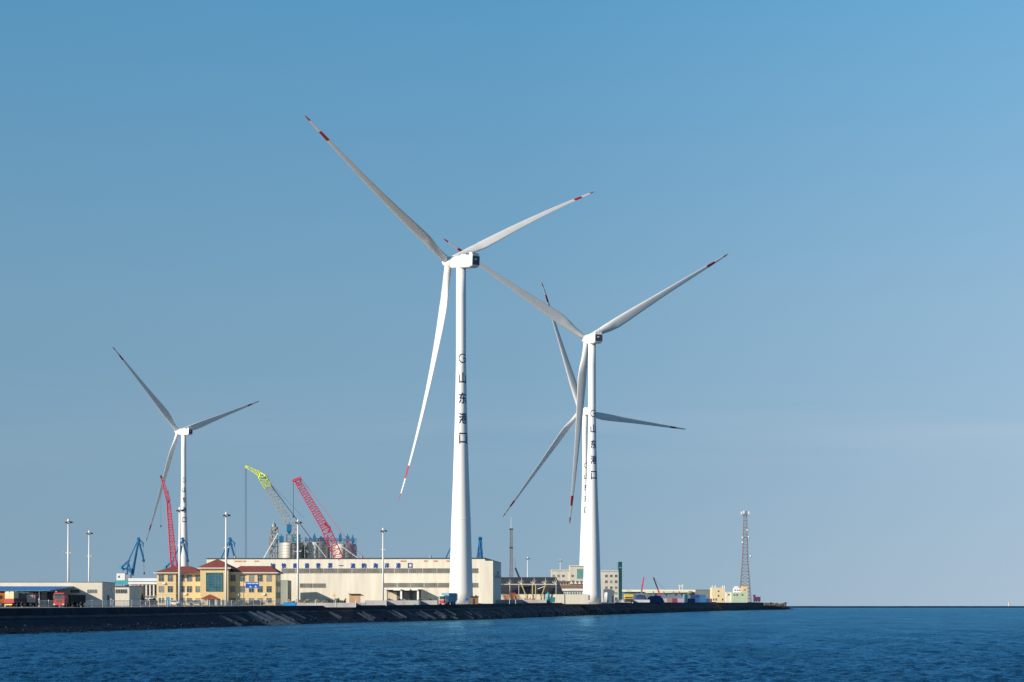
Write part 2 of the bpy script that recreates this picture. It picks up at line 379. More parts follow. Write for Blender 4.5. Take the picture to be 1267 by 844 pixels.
    tag(part('armour_stones', st, rock_m), 'dark wet armour stones along the waterline', None, None, 'stuff')
    # concrete ribs and slabs running down the slope
    s = 0; n = 0; nxt = 0; prev = path[0]
    while s < len(path) - 6 and n < 98:
        p, nn = path[s], pn[s]
        if p[1] < 470: s += 1; continue
        if p[1] > 2300: break
        if rr.random() < (.75 if p[1] < 1000 else .4):
            c = cz(p[1]); mb = MB(); t0 = rr.uniform(.04, .35); t1 = t0 + rr.uniform(.3, .55); wd = rr.uniform(.4, 1.3)*(1 if p[1] < 900 else 1.5); sk = rr.uniform(-1, 1)
            d = Vector((-nn.y, nn.x)) * -1; pts = []
            def q(t, u, dz): 
                off = 7.2 * (1 - t) - 2.0 * t; z = (c - 1.35) * (1 - t) - 1.1 * t
                return (p[0] + nn.x*off + d.x*(u + sk*t), p[1] + nn.y*off + d.y*(u + sk*t), z + dz)
            hh = rr.uniform(.1, .45)
            pts = [q(t0,-wd,-.3), q(t1,-wd,-.3), q(t1,wd,-.3), q(t0,wd,-.3), q(t0,-wd,.03), q(t1,-wd,.03), q(t1,wd,hh*1.5), q(t0,wd,hh*1.5)]
            mb.add(pts, [(0,3,2,1),(4,5,6,7),(0,1,5,4),(1,2,6,5),(2,3,7,6),(3,0,4,7)])
            part('slope_slab', mb, slab_m, sw); n += 1
        s += rr.choice((1, 2, 3, 5)) if p[1] < 1000 else rr.choice((4, 7, 9))
    for yy, wd_ in ((508, 1.6), (516, 1.9), (527, 1.3)):      # wider, paler slabs, raised along their far edge
        k_ = min(range(len(path)), key=lambda i: abs(path[i][1]-yy)); p, nn = path[k_], pn[k_]; c = cz(p[1]); d = Vector((nn.y, -nn.x)); mb = MB(); q4 = []
        for t_, u_ in ((.12, -wd_), (.85, -wd_), (.85, wd_), (.12, wd_)):
            off = 7.2*(1-t_) - 2.0*t_; z = (c-1.35)*(1-t_) - 1.1*t_; q4.append((p[0]+nn.x*off+d.x*u_, p[1]+nn.y*off+d.y*u_, z))
        mb.add([(a, b, z-.2) for a, b, z in q4] + [(a, b, z+(.05 if k < 2 else .75)) for k, (a, b, z) in enumerate([q4[0], q4[1], q4[2], q4[3]])], [(0,3,2,1),(4,5,6,7),(0,1,5,4),(1,2,6,5),(2,3,7,6),(3,0,4,7)]); part('wide_slab', mb, mat('pale_slab', (.11, .135, .16), .8, 0, .35, .8), sw)
    # brown rock mound at the tip of the pier
    md = MB()
    for k in range(110):
        yy = rr.uniform(2330, 2560); xx = X(972, yy) - rr.uniform(0, 22); z = cz(yy) + rr.uniform(-3, -.8); sz = rr.uniform(.8, 2.2)
        vs = []
        for a in range(3):
            for b in range(5):
                th = b * 1.257 + rr.random(); r_ = sz * (.8, 1, .5)[a] * rr.uniform(.7, 1.2); vs.append((xx + r_*math.cos(th), yy + r_*math.sin(th), z + (a-1)*sz*.5))
        md.add(vs, [(a*5+b, a*5+(b+1)%5, (a+1)*5+(b+1)%5, (a+1)*5+b) for a in range(2) for b in range(5)] + [(4,3,2,1,0), (10,11,12,13,14)])
    tag(part('rubble_heap', md, mat('brown_rock', (.10, .08, .065), .85, 0, .3, .3)), 'brown loose rubble at the tip of the pier', None, None, 'stuff')
build_shore()
# road along the sea wall
rd = MB(); mk = MB()
rp_ = [(p[0] + nn.x*13, p[1] + nn.y*13, p[0] + nn.x*20, p[1] + nn.y*20) for p, nn in zip(path, pn) if p[1] < 2300][::4]
rd.add([v for a in rp_ for v in ((a[0], a[1], cz(a[1]) - .12), (a[2], a[3], cz(a[1]) - .12))], [(2*i, 2*i+2, 2*i+3, 2*i+1) for i in range(len(rp_)-1)])
tag(part('road', rd, asphalt), 'asphalt road behind the sea wall', None, None, 'structure')
for i in range(0, len(rp_)-1, 2):
    a, b = rp_[i], rp_[i+1]; m0 = ((a[0]+a[2])/2, (a[1]+a[3])/2); m1 = ((b[0]+b[2])/2, (b[1]+b[3])/2)
    mk.add([(m0[0]-.08, m0[1], cz(a[1])-.115), (m0[0]+.08, m0[1], cz(a[1])-.115), (m1[0]+.08, m1[1], cz(b[1])-.115), (m1[0]-.08, m1[1], cz(b[1])-.115)], [(0,1,2,3)])
tag(part('road_marking', mk, white), 'white dashed line on the shore road', None, None, 'structure')

# ---------------------------------------------------------------- wind turbines
def blade_mesh(PITCH, Rb, PRE, SW):
    st = [(.0, 2.6, 1.0), (.03, 2.6, 1.0), (.08, 3.1, .72), (.13, 4.1, .45), (.19, 4.7, .33), (.26, 4.45, .28), (.36, 3.75, .25), (.48, 3.0, .22), (.6, 2.4, .2), (.72, 1.9, .18), (.84, 1.4, .17), (.845, 1.38, .17), (.90, 1.15, .17), (.905, 1.12, .17), (.96, .85, .16), (.965, .8, .16), (.99, .45, .16), (1.0, .12, .2)]
    fine = []
    for (u0, c0, t0), (u1, c1, t1) in zip(st, st[1:]):
        m_ = max(1, int((u1 - u0) / .018))
        for q_ in range(m_): f_ = q_ / m_; fine.append((u0 + (u1-u0)*f_, c0 + (c1-c0)*f_, t0 + (t1-t0)*f_))
    st = fine + [st[-1]]
    N = 20; vs = []; mi = []
    for u, c, th in st:
        r = 1.2 + u * (Rb - 1.2); tw = R(PITCH + 14 * (1 - u) ** 2); round_ = max(0, 1 - u / .16)
        le = .5 * round_ + .30 * (1 - round_)
        pre = PRE * (.75 * u * u + .25 * u); sw = SW * u * u
        lx, ly = -math.cos(tw), math.sin(tw)          # toward leading edge, in (X = clockwise, Y = upwind)
        tx, ty = math.sin(tw), math.cos(tw)
        for k in range(N):
            a = 2 * math.pi * k / N; s = .5 - .5 * math.cos(a)       # 0 leading .. 1 trailing
            if u < .16:
                cy = math.sin(a) * .5
                air = math.sin(a) * .5 * (1 - .55 * s) * 1.35
                yy = (cy * round_ + air * (1 - round_)) * th
            else: yy = (math.sin(a) * .5 * (1 - .55 * s) * 1.35 + .12 * math.sin(math.pi * s)) * th
            pc = (le - s) * c; pt = yy * c
            vs.append((lx*pc + tx*pt + sw, ly*pc + ty*pt + pre, r))
    mb = MB(); fs = []
    for i in range(len(st) - 1):
        u = st[i][0]; m_ = 1 if (.8449 <= u < .8999 or u >= .9649) else 0
        o = len(mb.v)
        mb.add([], [])
        for k in range(N): fs.append(((i*N+k, i*N+(k+1)%N, (i+1)*N+(k+1)%N, (i+1)*N+k), m_))
    fs.append((tuple(range(N-1, -1, -1)), 0)); fs.append((tuple(range((len(st)-1)*N, len(st)*N)), 1))
    mb.v = vs; mb.f = [f for f, _ in fs]; mb.m = [m_ for _, m_ in fs]
    return mb
TPROF = [(0, 4.25), (4, 4.2), (12, 3.95), (30, 3.42), (45, 2.85), (60, 2.38), (72, 2.05), (86, 1.82), (92, 1.78), (110, 1.76), (119.6, 1.72)]
def trad(z):
    for (a, ra), (b, rb) in zip(TPROF, TPROF[1:]):
        if z <= b: return ra + (rb - ra) * (z - a) / (b - a)
    return TPROF[-1][1]
def wrap_text(ch, zc, wd, hg, par, yaw):
    bm = glyph(ch, wd, hg, .075)
    for i in range(-5, 6):
        g = bm.verts[:] + bm.edges[:] + bm.faces[:]
        bmesh.ops.bisect_plane(bm, geom=g, plane_co=(i * wd / 11, 0, 0), plane_no=(1, 0, 0))
    for v in bm.verts:
        z = zc + v.co.y; r = trad(z) + .02 + v.co.z; a = v.co.x / r + yaw; v.co = Vector((math.sin(a) * r, -math.cos(a) * r, z))
    me = bpy.data.meshes.new('painted_character'); bm.to_mesh(me); bm.free(); me.materials.append(navy)
    o = bpy.data.objects.new('painted_character', me); return link(o, par)
def turbine_logo(zc, par, yaw):
    mb = MB(); n = 30
    def pt(a, r):
        x = math.cos(a) * r; z = zc + math.sin(a) * r * 1.1; rr = trad(z) + .02; t = x / rr + yaw
        return (math.sin(t)*rr, -math.cos(t)*rr, z)
    for k in range(n):
        a0 = R(35 + 325 * k / n); a1 = R(35 + 325 * (k+1) / n); mi = 1 if a0 < R(110) else 0
        mb.add([pt(a0, 1.18), pt(a0, 1.55), pt(a1, 1.55), pt(a1, 1.18)], [(0,1,2,3)], mi)
    for j in range(6):
        x0, x1 = .1 + 1.3*j/6, .1 + 1.3*(j+1)/6
        def p2(x, z): rr = trad(zc+z)+.02; t = x/rr + yaw; return (math.sin(t)*rr, -math.cos(t)*rr, zc+z)
        mb.add([p2(x0, -.2), p2(x1, -.2), p2(x1, .2), p2(x0, .2)], [(0,1,2,3)])
    return part('painted_emblem', mb, [navy, rust], par, local=True)
def make_turbine(label, loc, phi, pitch, pre, sweep, blades):
    t = thing('wind_turbine', label, 'wind turbine', loc, 'white three-bladed wind turbines')
    mb = MB().lathe((0, 0, 0), TPROF, 40)
    tw = part('tower', mb, turb, t, True, local=True)
    for z in (30, 60, 90):
        fl = MB().lathe((0, 0, z - .12), [(0, trad(z) + .0), (.02, trad(z) + .05), (.22, trad(z) + .05), (.24, trad(z))], 40)
        part('flange_ring', fl, turb, tw, True, local=True)
    fd = MB().lathe((0, 0, -.6), [(0, 7.5), (.7, 7.5), (.9, 5.2)], 32); part('foundation', fd, concrete, t, local=True)
    dr = MB(); 
    a = R(-25); dr.box((-.55, -.15, 0), (.55, .15, 2.4)); 
    d = part('door', dr, dark, tw, local=True); d.matrix_local = Matrix.Translation((4.2*math.sin(a), -4.2*math.cos(a), 1.2)) @ Matrix.Rotation(a, 4, 'Z')
    yaw = R(20)
    turbine_logo(87.2, tw, yaw)
    for i, ch in enumerate('山东港口'): wrap_text(ch, 80.2 - 7.15 * i, 3.0, 3.75, tw, yaw)
    # rotor frame
    tilt = R(9); hubz = 121.3
    u = Vector((math.sin(phi), math.cos(phi), 0)); n = Vector((-math.cos(phi)*math.cos(tilt), math.sin(phi)*math.cos(tilt), math.sin(tilt))); v = u.cross(n)
    M = Matrix(((u.x, n.x, v.x, 0), (u.y, n.y, v.y, 0), (u.z, n.z, v.z, 0), (0, 0, 0, 1)))
    NM = Matrix.Translation((0, 0, hubz)) @ M
    n3 = Vector((-math.cos(phi)*math.cos(R(3)), math.sin(phi)*math.cos(R(3)), math.sin(R(3)))); v3 = u.cross(n3)
    N3 = Matrix.Translation((0, 0, hubz + .35)) @ Matrix(((u.x, n3.x, v3.x, 0), (u.y, n3.y, v3.y, 0), (u.z, n3.z, v3.z, 0), (0, 0, 0, 1)))
    # nacelle (local: y = upwind)
    nb = MB(); prof = [(3.9, 1.5, -1.9, 1.7), (3.4, 1.9, -2.15, 2.0), (-5.8, 2.05, -2.3, 2.15), (-7.3, 1.95, -1.7, 2.1)]
    vs = []
    for y, hw, z0, z1 in prof:
        b = .35
        vs += [(-hw+b, y, z0), (hw-b, y, z0), (hw, y, z0+b), (hw, y, z1-b), (hw-b, y, z1), (-hw+b, y, z1), (-hw, y, z1-b), (-hw, y, z0+b)]
    nb.add(vs, [(i*8+k, i*8+(k+1)%8, (i+1)*8+(k+1)%8, (i+1)*8+k) for i in range(3) for k in range(8)] + [tuple(range(8)), tuple(range(31, 23, -1))])
    na = part('nacelle', nb, turb, t, local=True); na.matrix_local = N3
    rb = MB().box((-1.6, -7.34, -1.3), (1.6, -7.42, 1.7)); part('rear_shade_panel', rb, mat('rear_shade_grey', (.06, .07, .09), .5), na, local=True)  # dark panel paints the shade on the nacelle's rear face
    lg = MB().box((-.9, -7.43, .3), (.2, -7.46, .9)); part('panel_mark', lg, white, na, local=True)
    ck = MB().box((-1.7, -6.9, 2.1), (1.7, -5.4, 2.95)).box((-1.4, -3.4, 2.1), (1.4, -1.2, 2.5)); part('roof_cooler', ck, turb, na, local=True)
    rl = MB()
    for yy in (-6.8, -5, -3, -1): rl.tube((1.7, yy, 2.1), (1.7, yy, 3.1), .05, None, 4)
    rl.tube((1.7, -6.8, 3.1), (1.7, -1, 3.1), .05, None, 4).tube((.6, -6.6, 2.9), (.6, -6.6, 4.6), .07, None, 4).tube((-.6, -6.6, 2.9), (-.6, -6.6, 4.3), .07, None, 4)
    part('roof_rail', rl, steel, na, local=True)
    hb = MB().lathe((0, 0, 0), [(-2.4, 1.9), (-1.6, 2.05), (1.0, 1.95), (1.9, 1.5), (2.5, .8), (2.75, .1)], 24)
    hub = part('hub', hb, turb, t, True, local=True); hub.matrix_local = NM @ Matrix.Translation((0, 6.2, 0)) @ Matrix.Rotation(R(-90), 4, 'X')
    for az, Rb in blades:
        o = part('blade', blade_mesh(pitch, Rb, pre, sweep), [blade_m, red_m], t, True, local=True)
        o.matrix_local = NM @ Matrix.Translation((0, 6.2, 0)) @ Matrix.Rotation(R(az), 4, 'Y')
    return t
make_turbine('nearest and tallest white wind turbine, in front of the long cream warehouse', base(570.5, 822), R(42.5), 66, 5, 6, ((62.1, 86.8), (180.6, 87.3), (295.8, 81.8)))
make_turbine('second tallest white wind turbine, in front of the pale office block', base(732.5, 1065), R(67), 0, 2.5, 1.5, ((57.9, 84.1), (179.8, 86.5), (298.7, 84)))
make_turbine('white wind turbine partly hidden behind the second tallest turbine, one blade pointing right', base(724, 1471), R(58), 4, 1.5, 0, ((95.4, 86.5), (215.9, 85.8), (335.5, 87.2)))
make_turbine('white wind turbine farthest left, rising behind the yellow building', base(227.3, 1648), R(40), 2, 3, 0, ((71.1, 83.5), (191.4, 81.8), (310, 85.2)))

# ---------------------------------------------------------------- buildings
WR = random.Random(21); GV = [glass, glass, mat('window_glass_pale', (.15, .19, .21), .25, 0, .3, .8), mat('window_glass_mid', (.09, .12, .14), .15, 0, .3, .8), mat('window_curtain', (.24, .25, .24), .5, 0, .2, 1)]
def window(par, x0, x1, z0, z1, y, glassm=None, framem=None, fr=.09, mull=1, proud=.06, name='window', transom=False):
    wdw = part(name, MB().box((x0, y - .03, z0), (x1, y + .2, z1)), WR.choice(GV) if glassm in (None, glass) else glassm, par)
    f = MB(); f.box((x0-fr, y-proud, z0-fr), (x0, y+.1, z1+fr)).box((x1, y-proud, z0-fr), (x1+fr, y+.1, z1+fr))
    f.box((x0, y-proud, z1), (x1, y+.1, z1+fr)).box((x0, y-proud-.06, z0-fr), (x1, y+.1, z0))
    for k in range(1, mull + 1):
        xm = x0 + (x1-x0)*k/(mull+1); f.box((xm-.04, y-proud+.02, z0), (xm+.04, y+.05, z1))
    if transom: f.box((x0, y-proud+.015, z0+(z1-z0)*.65), (x1, y+.04, z0+(z1-z0)*.65+.07))
    part('frame', f, framem or mat('frame_pale', (.42, .40, .36), .6), wdw); return wdw

# --- cream warehouse (built square, then turned about its near right corner)
D = 862; wh = thing('warehouse', 'long cream warehouse with blue characters along its roof edge, behind the tallest turbine', 'warehouse', base(610, D))
gx = lambda p, d=D: X(p, d)
g0 = gz(D) - .4
b = MB().box((gx(252), D, g0), (gx(600), D+46, Z(691.2, D))).box((gx(600), D, g0), (gx(610), D+46, Z(693.6, D)))
part('wall', b, wavemat('cream_panel', (.73, .68, .57), .6, 'X', .9, .03, .12), wh)
b = MB().box((gx(251.5), D-.35, Z(691.1, D)), (gx(600.3), D+46.3, Z(690.2, D))).box((gx(600.4), D-.2, Z(693.6, D)), (gx(610)+.1, D+46.2, Z(693.2, D)))
part('roof', b, mat('roof_edge_navy', (.03, .045, .075), .6), wh)
def bandrow(px0, px1, py0, py1, n):
    for k in range(n):
        a = px0 + (px1-px0)*k/n; c = px0 + (px1-px0)*(k+1)/n
        wd = MB().box((gx(a)+.12, D-.04, Z(py1, D)), (gx(c)-.12, D+.2, Z(py0, D))); o = part('window', wd, band, wh)
        f = MB(); m_ = 7
        for j in range(m_+1):
            xx = gx(a)+.12 + (gx(c)-gx(a)-.24)*j/m_; f.box((xx-.035, D-.07, Z(py1, D)), (xx+.035, D, Z(py0, D)))
        f.box((gx(a)+.05, D-.12, Z(py1, D)-.12), (gx(c)-.05, D, Z(py1, D)))
        part('frame', f, mat('frame_grey', (.35, .34, .31), .6), o)
bandrow(346, 558, 703.2, 708.8, 12); bandrow(575, 592, 703.2, 708.8, 1)
bandrow(369, 402, 721.8, 726.8, 2); bandrow(474, 558, 721.3, 726.6, 5); bandrow(575, 592, 721.3, 726.6, 1)
for px, ch in zip((335, 349, 363.3, 377.8, 392, 407, 420.5, 435.3, 449.3, 463.6, 477.7, 492, 506.8), '加快建设世界一流的海洋港口'):
    bm = glyph(ch, 1.55, None if ch == '一' else 1.75, .05)
    geo = bmesh.ops.extrude_face_region(bm, geom=bm.faces[:]); bmesh.ops.translate(bm, verts=[v for v in geo['geom'] if isinstance(v, bmesh.types.BMVert)], vec=(0, 0, .15))
    me = bpy.data.meshes.new('sign_character'); bm.to_mesh(me); bm.free(); me.materials.append(mat('letter_blue', (.015, .07, .36), .4)); fixn(me)
    o = bpy.data.objects.new('sign_character', me); link(o, wh); o.matrix_local = Matrix.Translation(Vector((gx(px), D - .05, Z(699.6, D))) - loc_of(wh)) @ Matrix.Rotation(R(90), 4, 'X')
for a, c in ((287.5, 297), (298, 302), (312.5, 318), (494.8, 502.5), (524, 529), (536, 541), (552, 556)):
    part('eave_patch', MB().box((gx(a), D-.05, Z(695.2, D)), (gx(c), D+.1, Z(693.3, D))), mat('faded_ochre', (.52, .26, .12), .7, 0, .25, 1), wh)
part('sliding_door', MB().box((gx(431), D-.08, g0), (gx(444.5), D+.1, Z(735.3, D))), mat('door_tan', (.50, .31, .17)), wh, label='tan sliding door')
part('door_hood', MB().box((gx(430.3), D-1.0, Z(735.3, D)), (gx(445), D+.1, Z(734.6, D))), dark, wh)
# loading dock with canopy
b = MB().box((gx(480), D-.05, g0), (gx(520.5), D+.2, Z(728.9, D))); part('dock_opening', b, mat('dock_dark', (.13, .13, .14), .9), wh)
b = MB()
for px in (478, 499, 519.7): b.box((gx(px)-.35, D-9, g0), (gx(px)+.35, D-8.3, Z(729.5, D-9)))
b.box((gx(478)-.5, D-9.2, Z(729.6, D-9)), (gx(520)+.5, D-.06, Z(728.6, D-9)))
for a, c in ((489.5, 498.5), (503, 510), (512.5, 520)): b.box((gx(a), D-9.5, Z(730.6, D-9)), (gx(c), D-9.25, Z(728.4, D-9)))
part('dock_canopy', b, white, wh)
for px in (485, 506, 513): part('roller_door', MB().box((gx(px)-2, D-.12, g0), (gx(px)+1.6, D-.07, Z(733, D))), creamd if px == 485 else ashgrey, wh)
part('downpipe', MB().box((gx(417.3), D-.2, Z(693, D)), (gx(417.7), D-.02, Z(691, D))).box((gx(473), D-.25, Z(728, D)), (gx(473.7), D-.02, g0)).box((gx(478), D-.25, Z(728, D)), (gx(478.7), D-.02, g0)), greysteel, wh)
for px in (287, 388, 446, 532): part('roof_vent', MB().lathe((gx(px), D+1.5, Z(690.2, D)), [(0, .35), (.5, .35), (.55, .5), (.8, .4), (.95, .1)], 10), steel, wh)
# emblem and characters on the shaded end wall
xe = gx(610) + .1
eb = MB(); n_ = 20; cy_, cz_ = D+26, Z(708, D)
eb.add([(xe, cy_, cz_)] + [(xe, cy_ + 4.5*math.cos(6.283*k/n_), cz_ + .75*math.sin(6.283*k/n_)*1.2) for k in range(n_)], [(0, k+1, (k+1) % n_ + 1) for k in range(n_)])
part('wall_emblem', eb, navy, wh)
for i, ch in enumerate('山东港口'):
    bm = glyph(ch, 7.5, 1.1, .05); me = bpy.data.meshes.new('wall_character'); bm.to_mesh(me); bm.free(); me.materials.append(navy)
    o = bpy.data.objects.new('wall_character', me); link(o, wh)
    o.matrix_local = Matrix.Translation(Vector((xe, D + 10 + 10*i, Z(712.6, D))) - loc_of(wh)) @ Matrix.Rotation(R(90), 4, 'Z') @ Matrix.Rotation(R(90), 4, 'X')
wh.rotation_euler.z = R(-3.5)

# annex against the warehouse
def simple_building(name, label, cat, px0, px1, pyt, D, depth, m, roofm, over=.2, rt=.25, group=None, zt=None):
    xr = X(px1, D); t = thing(name, label, cat, (X((px0+px1)/2, D), D, gz(D)), group)
    zt = Z(pyt, D)
    part('wall', MB().box((X(px0, D), D, gz(D)-.5), (xr, D+depth, zt-rt)), m, t)
    part('roof', MB().box((X(px0, D)-over, D-over, zt-rt), (xr+over, D+depth+over, zt)), roofm, t)
    return t
t = simple_building('annex', 'grey green annex block between the yellow building and the cream warehouse', 'building', 333, 356, 718, 846, 14, mat('greygreen_wall', (.33, .35, .29), .75, 0, .15, .5, True), ashgrey, 0)

# --- yellow office building with red hipped roofs
D = 680; yb = thing('office_building', 'yellow three storey building with red hipped roofs and a blue glass front', 'building', base(268, D))
dep = 15; g0 = gz(D) - .4; x = lambda p: X(p, D); z = lambda p: Z(p, D)
b = MB().box((x(195), D, g0), (x(341), D+dep, z(709.5)))
b.box((x(249), D-2.2, g0), (x(283.5), D-.003, z(703.8))).box((x(249), D-.003, z(709.5)), (x(283.5), D+dep-2, z(703.8)))
b.box((x(195), D-1.3, g0), (x(218.5), D-.003, z(709.5)))
part('wall', b, yellow_w, yb)
b = MB().box((x(195)-.9, D-2.1, z(709.5)), (x(218.5)+.7, D+dep+.8, z(708.4))).box((x(219.3)+.2, D-.8, z(709.45)), (x(341)+.8, D+dep+.8, z(708.2)))
b.box((x(248)-.6, D-3, z(703.8)), (x(284.5)+.6, D+dep-1.5, z(702.6)))
for zz in (722.2, 735): b.box((x(195)-.05, D-1.4, z(zz)), (x(218.5)+.05, D-1.29, z(zz-.5))) 
part('cornice', b, trim, yb)
b = MB()
b.hip(x(195)-.8, x(250), D-2, D+dep+.7, z(708.3), z(700.3), 4.2)
b.hip(x(283), x(341)+.7, D-.7, D+dep+.7, z(708.1), z(699.8), 2.6)
b.hip(x(247)-.5, x(285.5)+.5, D-2.9, D+dep-1.6, z(702.55), z(691.8), 4.7)
part('roof', b, roof_r, yb)
# porch
b = MB().hip(x(251.5), x(281.5)-2, D-6.5, D-2.25, z(741), z(735.6), 2.4); part('porch_roof', b, roof_r, yb)
for px in (253.5, 260, 270, 277): part('porch_column', MB().box((x(px)-.2, D-6.1, g0), (x(px)+.2, D-5.7, z(741))), trim, yb)
part('entrance_door', MB().box((x(259), D-2.3, g0), (x(269), D-2.2, z(743))), glass, yb)
# curtain wall
cw = part('curtain_wall', MB().box((x(256.2), D-2.35, z(731.8)), (x(276.2), D-2.1, z(708.8))), glassb, yb)
f = MB()
for k in range(6): xx = x(256.2) + (x(276.2)-x(256.2))*k/5; f.box((xx-.04, D-2.42, z(731.8)), (xx+.04, D-2.2, z(708.8)))
for k in range(8): zz = z(731.8) + (z(708.8)-z(731.8))*k/7; f.box((x(256.2), D-2.405, zz-.04), (x(276.2), D-2.2, zz+.04))
part('mullion', f, mat('mullion_teal', (.12, .22, .25), .4), cw)
wg = glass
for zt_, zb_ in ((711.6, 719.2), (725.4, 732.6), (740.2, 745.6)):
    for px in (200.3, 211.4): window(yb, x(px-3), x(px+3), z(zb_), z(zt_), D-1.3, wg, None, .06, 1, .08, transom=True)
    for px in (225, 234.3, 245, 288.3, 299.7, 311, 321.7, 332.8):
        window(yb, x(px-3), x(px+3), z(zb_), z(zt_), D, wg, None, .06, 1, .08, transom=True)
for k, (px, pz) in enumerate([(204, 722), (229.5, 735), (304.5, 722.5), (326.5, 735.6), (294, 736), (316, 722.3)]): part('air_conditioner', MB().box((x(px)-.4, D-(1.65 if px < 218 else .35), z(pz)-.25), (x(px)+.4, D-(1.31 if px < 218 else .01), z(pz)+.3)), white, yb)
sd_ = x(341)+.005
for zt_, zb_ in ((711.6, 719.2), (725.4, 732.6), (740.2, 745.6)):
    for yy in (3.2, 8, 12): 
        o = part('window', MB().box((sd_-.1, D+yy-.7, z(zb_)), (sd_+.05, D+yy+.7, z(zt_))), glass, yb)
        part('sill', MB().box((sd_-.1, D+yy-.8, z(zb_)-.12), (sd_+.09, D+yy+.8, z(zb_))), white, o)
part('rooftop_stub', MB().box((x(335), D+4, z(705)), (x(337), D+6, z(699.5))), dark, yb)

# --- left shed
D = 560; x = lambda p: X(p, D); z = lambda p: Z(p, D); g0 = gz(D)-.4
sh = thing('shed', 'low cream shed with a blue sheet canopy, left edge of the shore', 'shed', base(60, D))
part('wall', MB().box((x(-90), D, g0), (x(126.5), D+18, z(720.4))), cream, sh)
part('roof', MB().box((x(-90)-.2, D-.15, z(720.4)), (x(126.5)+.15, D+18.2, z(719.9))), greysteel, sh)
Df = D-28
c = MB(); xr = x(91)
c.add([(x(-90), Df, Z(730.3, Df)), (xr, Df, Z(730.3, Df)), (xr, D-.05, z(725.4)), (x(-90), D-.05, z(725.4)), (x(-90), Df, Z(731.2, Df)), (xr, Df, Z(731.2, Df)), (xr, D-.05, z(726.8)), (x(-90), D-.05, z(726.8))],
      [(0,1,2,3),(7,6,5,4),(0,4,5,1),(1,5,6,2),(2,6,7,3),(3,7,4,0)]); part('canopy', c, canopyblue, sh)
for k in range(9):
    px = -80 + k*20.5; part('canopy_post', MB().tube((x(px)*Df/D*1.03, Df+2, gz(Df)-.2), (x(px)*Df/D*1.03, Df+2, Z(731.4, Df)), .16, None, 6), white, sh)
for k in range(8):
    px = -78 + k*19.5; part('bay_door', MB().box((x(px), D-.08, g0), (x(px+12), D+.1, z(732.5))), mat('bay_dark', (.11, .12, .15), .7), sh)
for a, c_ in ((87.5, 98.2), (108.2, 119.8)): window(sh, x(a), x(c_), z(733.4), z(729.7), D, None, mat('frame_grey', (.35,.34,.31)), .05, 3)
sx = x(126.5)+.005
part('side_door', MB().box((sx-.1, D+7, g0), (sx+.06, D+9.5, z(736))), dark, sh)
for yy in (2.5, 13): o = part('side_window', MB().box((sx-.1, D+yy, z(731.5)), (sx+.05, D+yy+2, z(727))), glass, sh)

# --- small cream gatehouse-like building and grey wing
D = 605; x = lambda p: X(p, D); z = lambda p: Z(p, D); g0 = gz(D)-.4
t = thing('small_building', 'small cream building with a red roof line and one strip window, beside the left shed', 'building', base(151, D))
part('wall', MB().box((x(141.5), D, g0), (x(160), D+18, z(726))), cream, t)
part('roof', MB().box((x(141.2), D-.3, z(726)), (x(160.3), D+18.2, z(725.2))), mat('maroon_trim', (.16, .05, .07), .6), t)
window(t, x(143), x(149), z(733.8), z(729.4), D, None, MATS['frame_grey'], .05, 2); window(t, x(149.6), x(157), z(733.8), z(729.4), D, None, MATS['frame_grey'], .05, 2)
# --- white columned building
D = 760; x = lambda p: X(p, D); z = lambda p: Z(p, D); g0 = gz(D)-.4
t = thing('columned_building', 'white building with tall slit columns and a blue stripe, behind the dark conifer', 'building', base(178, D))
part('wall', MB().box((x(160), D, g0), (x(197), D+20, z(723))), white, t)
b = MB().box((x(159.6), D-1.5, z(722.98)), (x(197.4), D+20.3, z(720.2))).box((x(159.6), D-1.5, z(719.2)), (x(197.4), D+20.3, z(715.6))); part('roof', b, white, t)
part('stripe', MB().box((x(159.8), D-1.4, z(720.2)), (x(197.2), D+20.2, z(719.2))), mat('stripe_blue', (.10, .25, .42), .5), t)
for k in range(7): xx = x(171.5) + k*1.25*.98; part('column', MB().box((xx, D-1.2, z(737.5)), (xx+.45, D-.002, z(723.02))), trim, t)
for k in range(6): part('window', MB().box((x(171.5)+.5+k*1.225, D-.05, z(736.5)), (x(171.5)+1.15+k*1.225, D+.1, z(724.5))), glass, t)
for px in (188, 193): window(t, x(px-1.6), x(px+1.6), z(735.5), z(731), D)
for px in (181, 186, 191.5): window(t, x(px-1.6), x(px+1.6), z(745), z(741), D)
D = 690; x = lambda p: X(p, D); z = lambda p: Z(p, D)
t = thing('rounded_block', 'grey shaded block with a rounded corner left of the dark conifer', 'building', (X(165.5, D), D+3, gz(D)))
b = MB(); pts = [(x(160.4), D), (x(168), D)] + [(x(168) + 1.3*math.sin(a*.3927), D + 1.3 - 1.3*math.cos(a*.3927)) for a in range(1, 5)] + [(x(168)+1.3, D+9), (x(160.4), D+9)]
n = len(pts); zb, zt_ = gz(D)-.4, z(724.6); b.add([(p[0], p[1], zb) for p in pts] + [(p[0], p[1], zt_) for p in pts], [(k, (k+1) % n, n+(k+1) % n, n+k) for k in range(n)] + [tuple(range(n, 2*n))])
part('wall', b, ashgrey, t)  # grey colour carries the shade of this building side
part('door', MB().box((x(165), D-.08, zb), (x(168), D+.05, z(737))), dark, t)

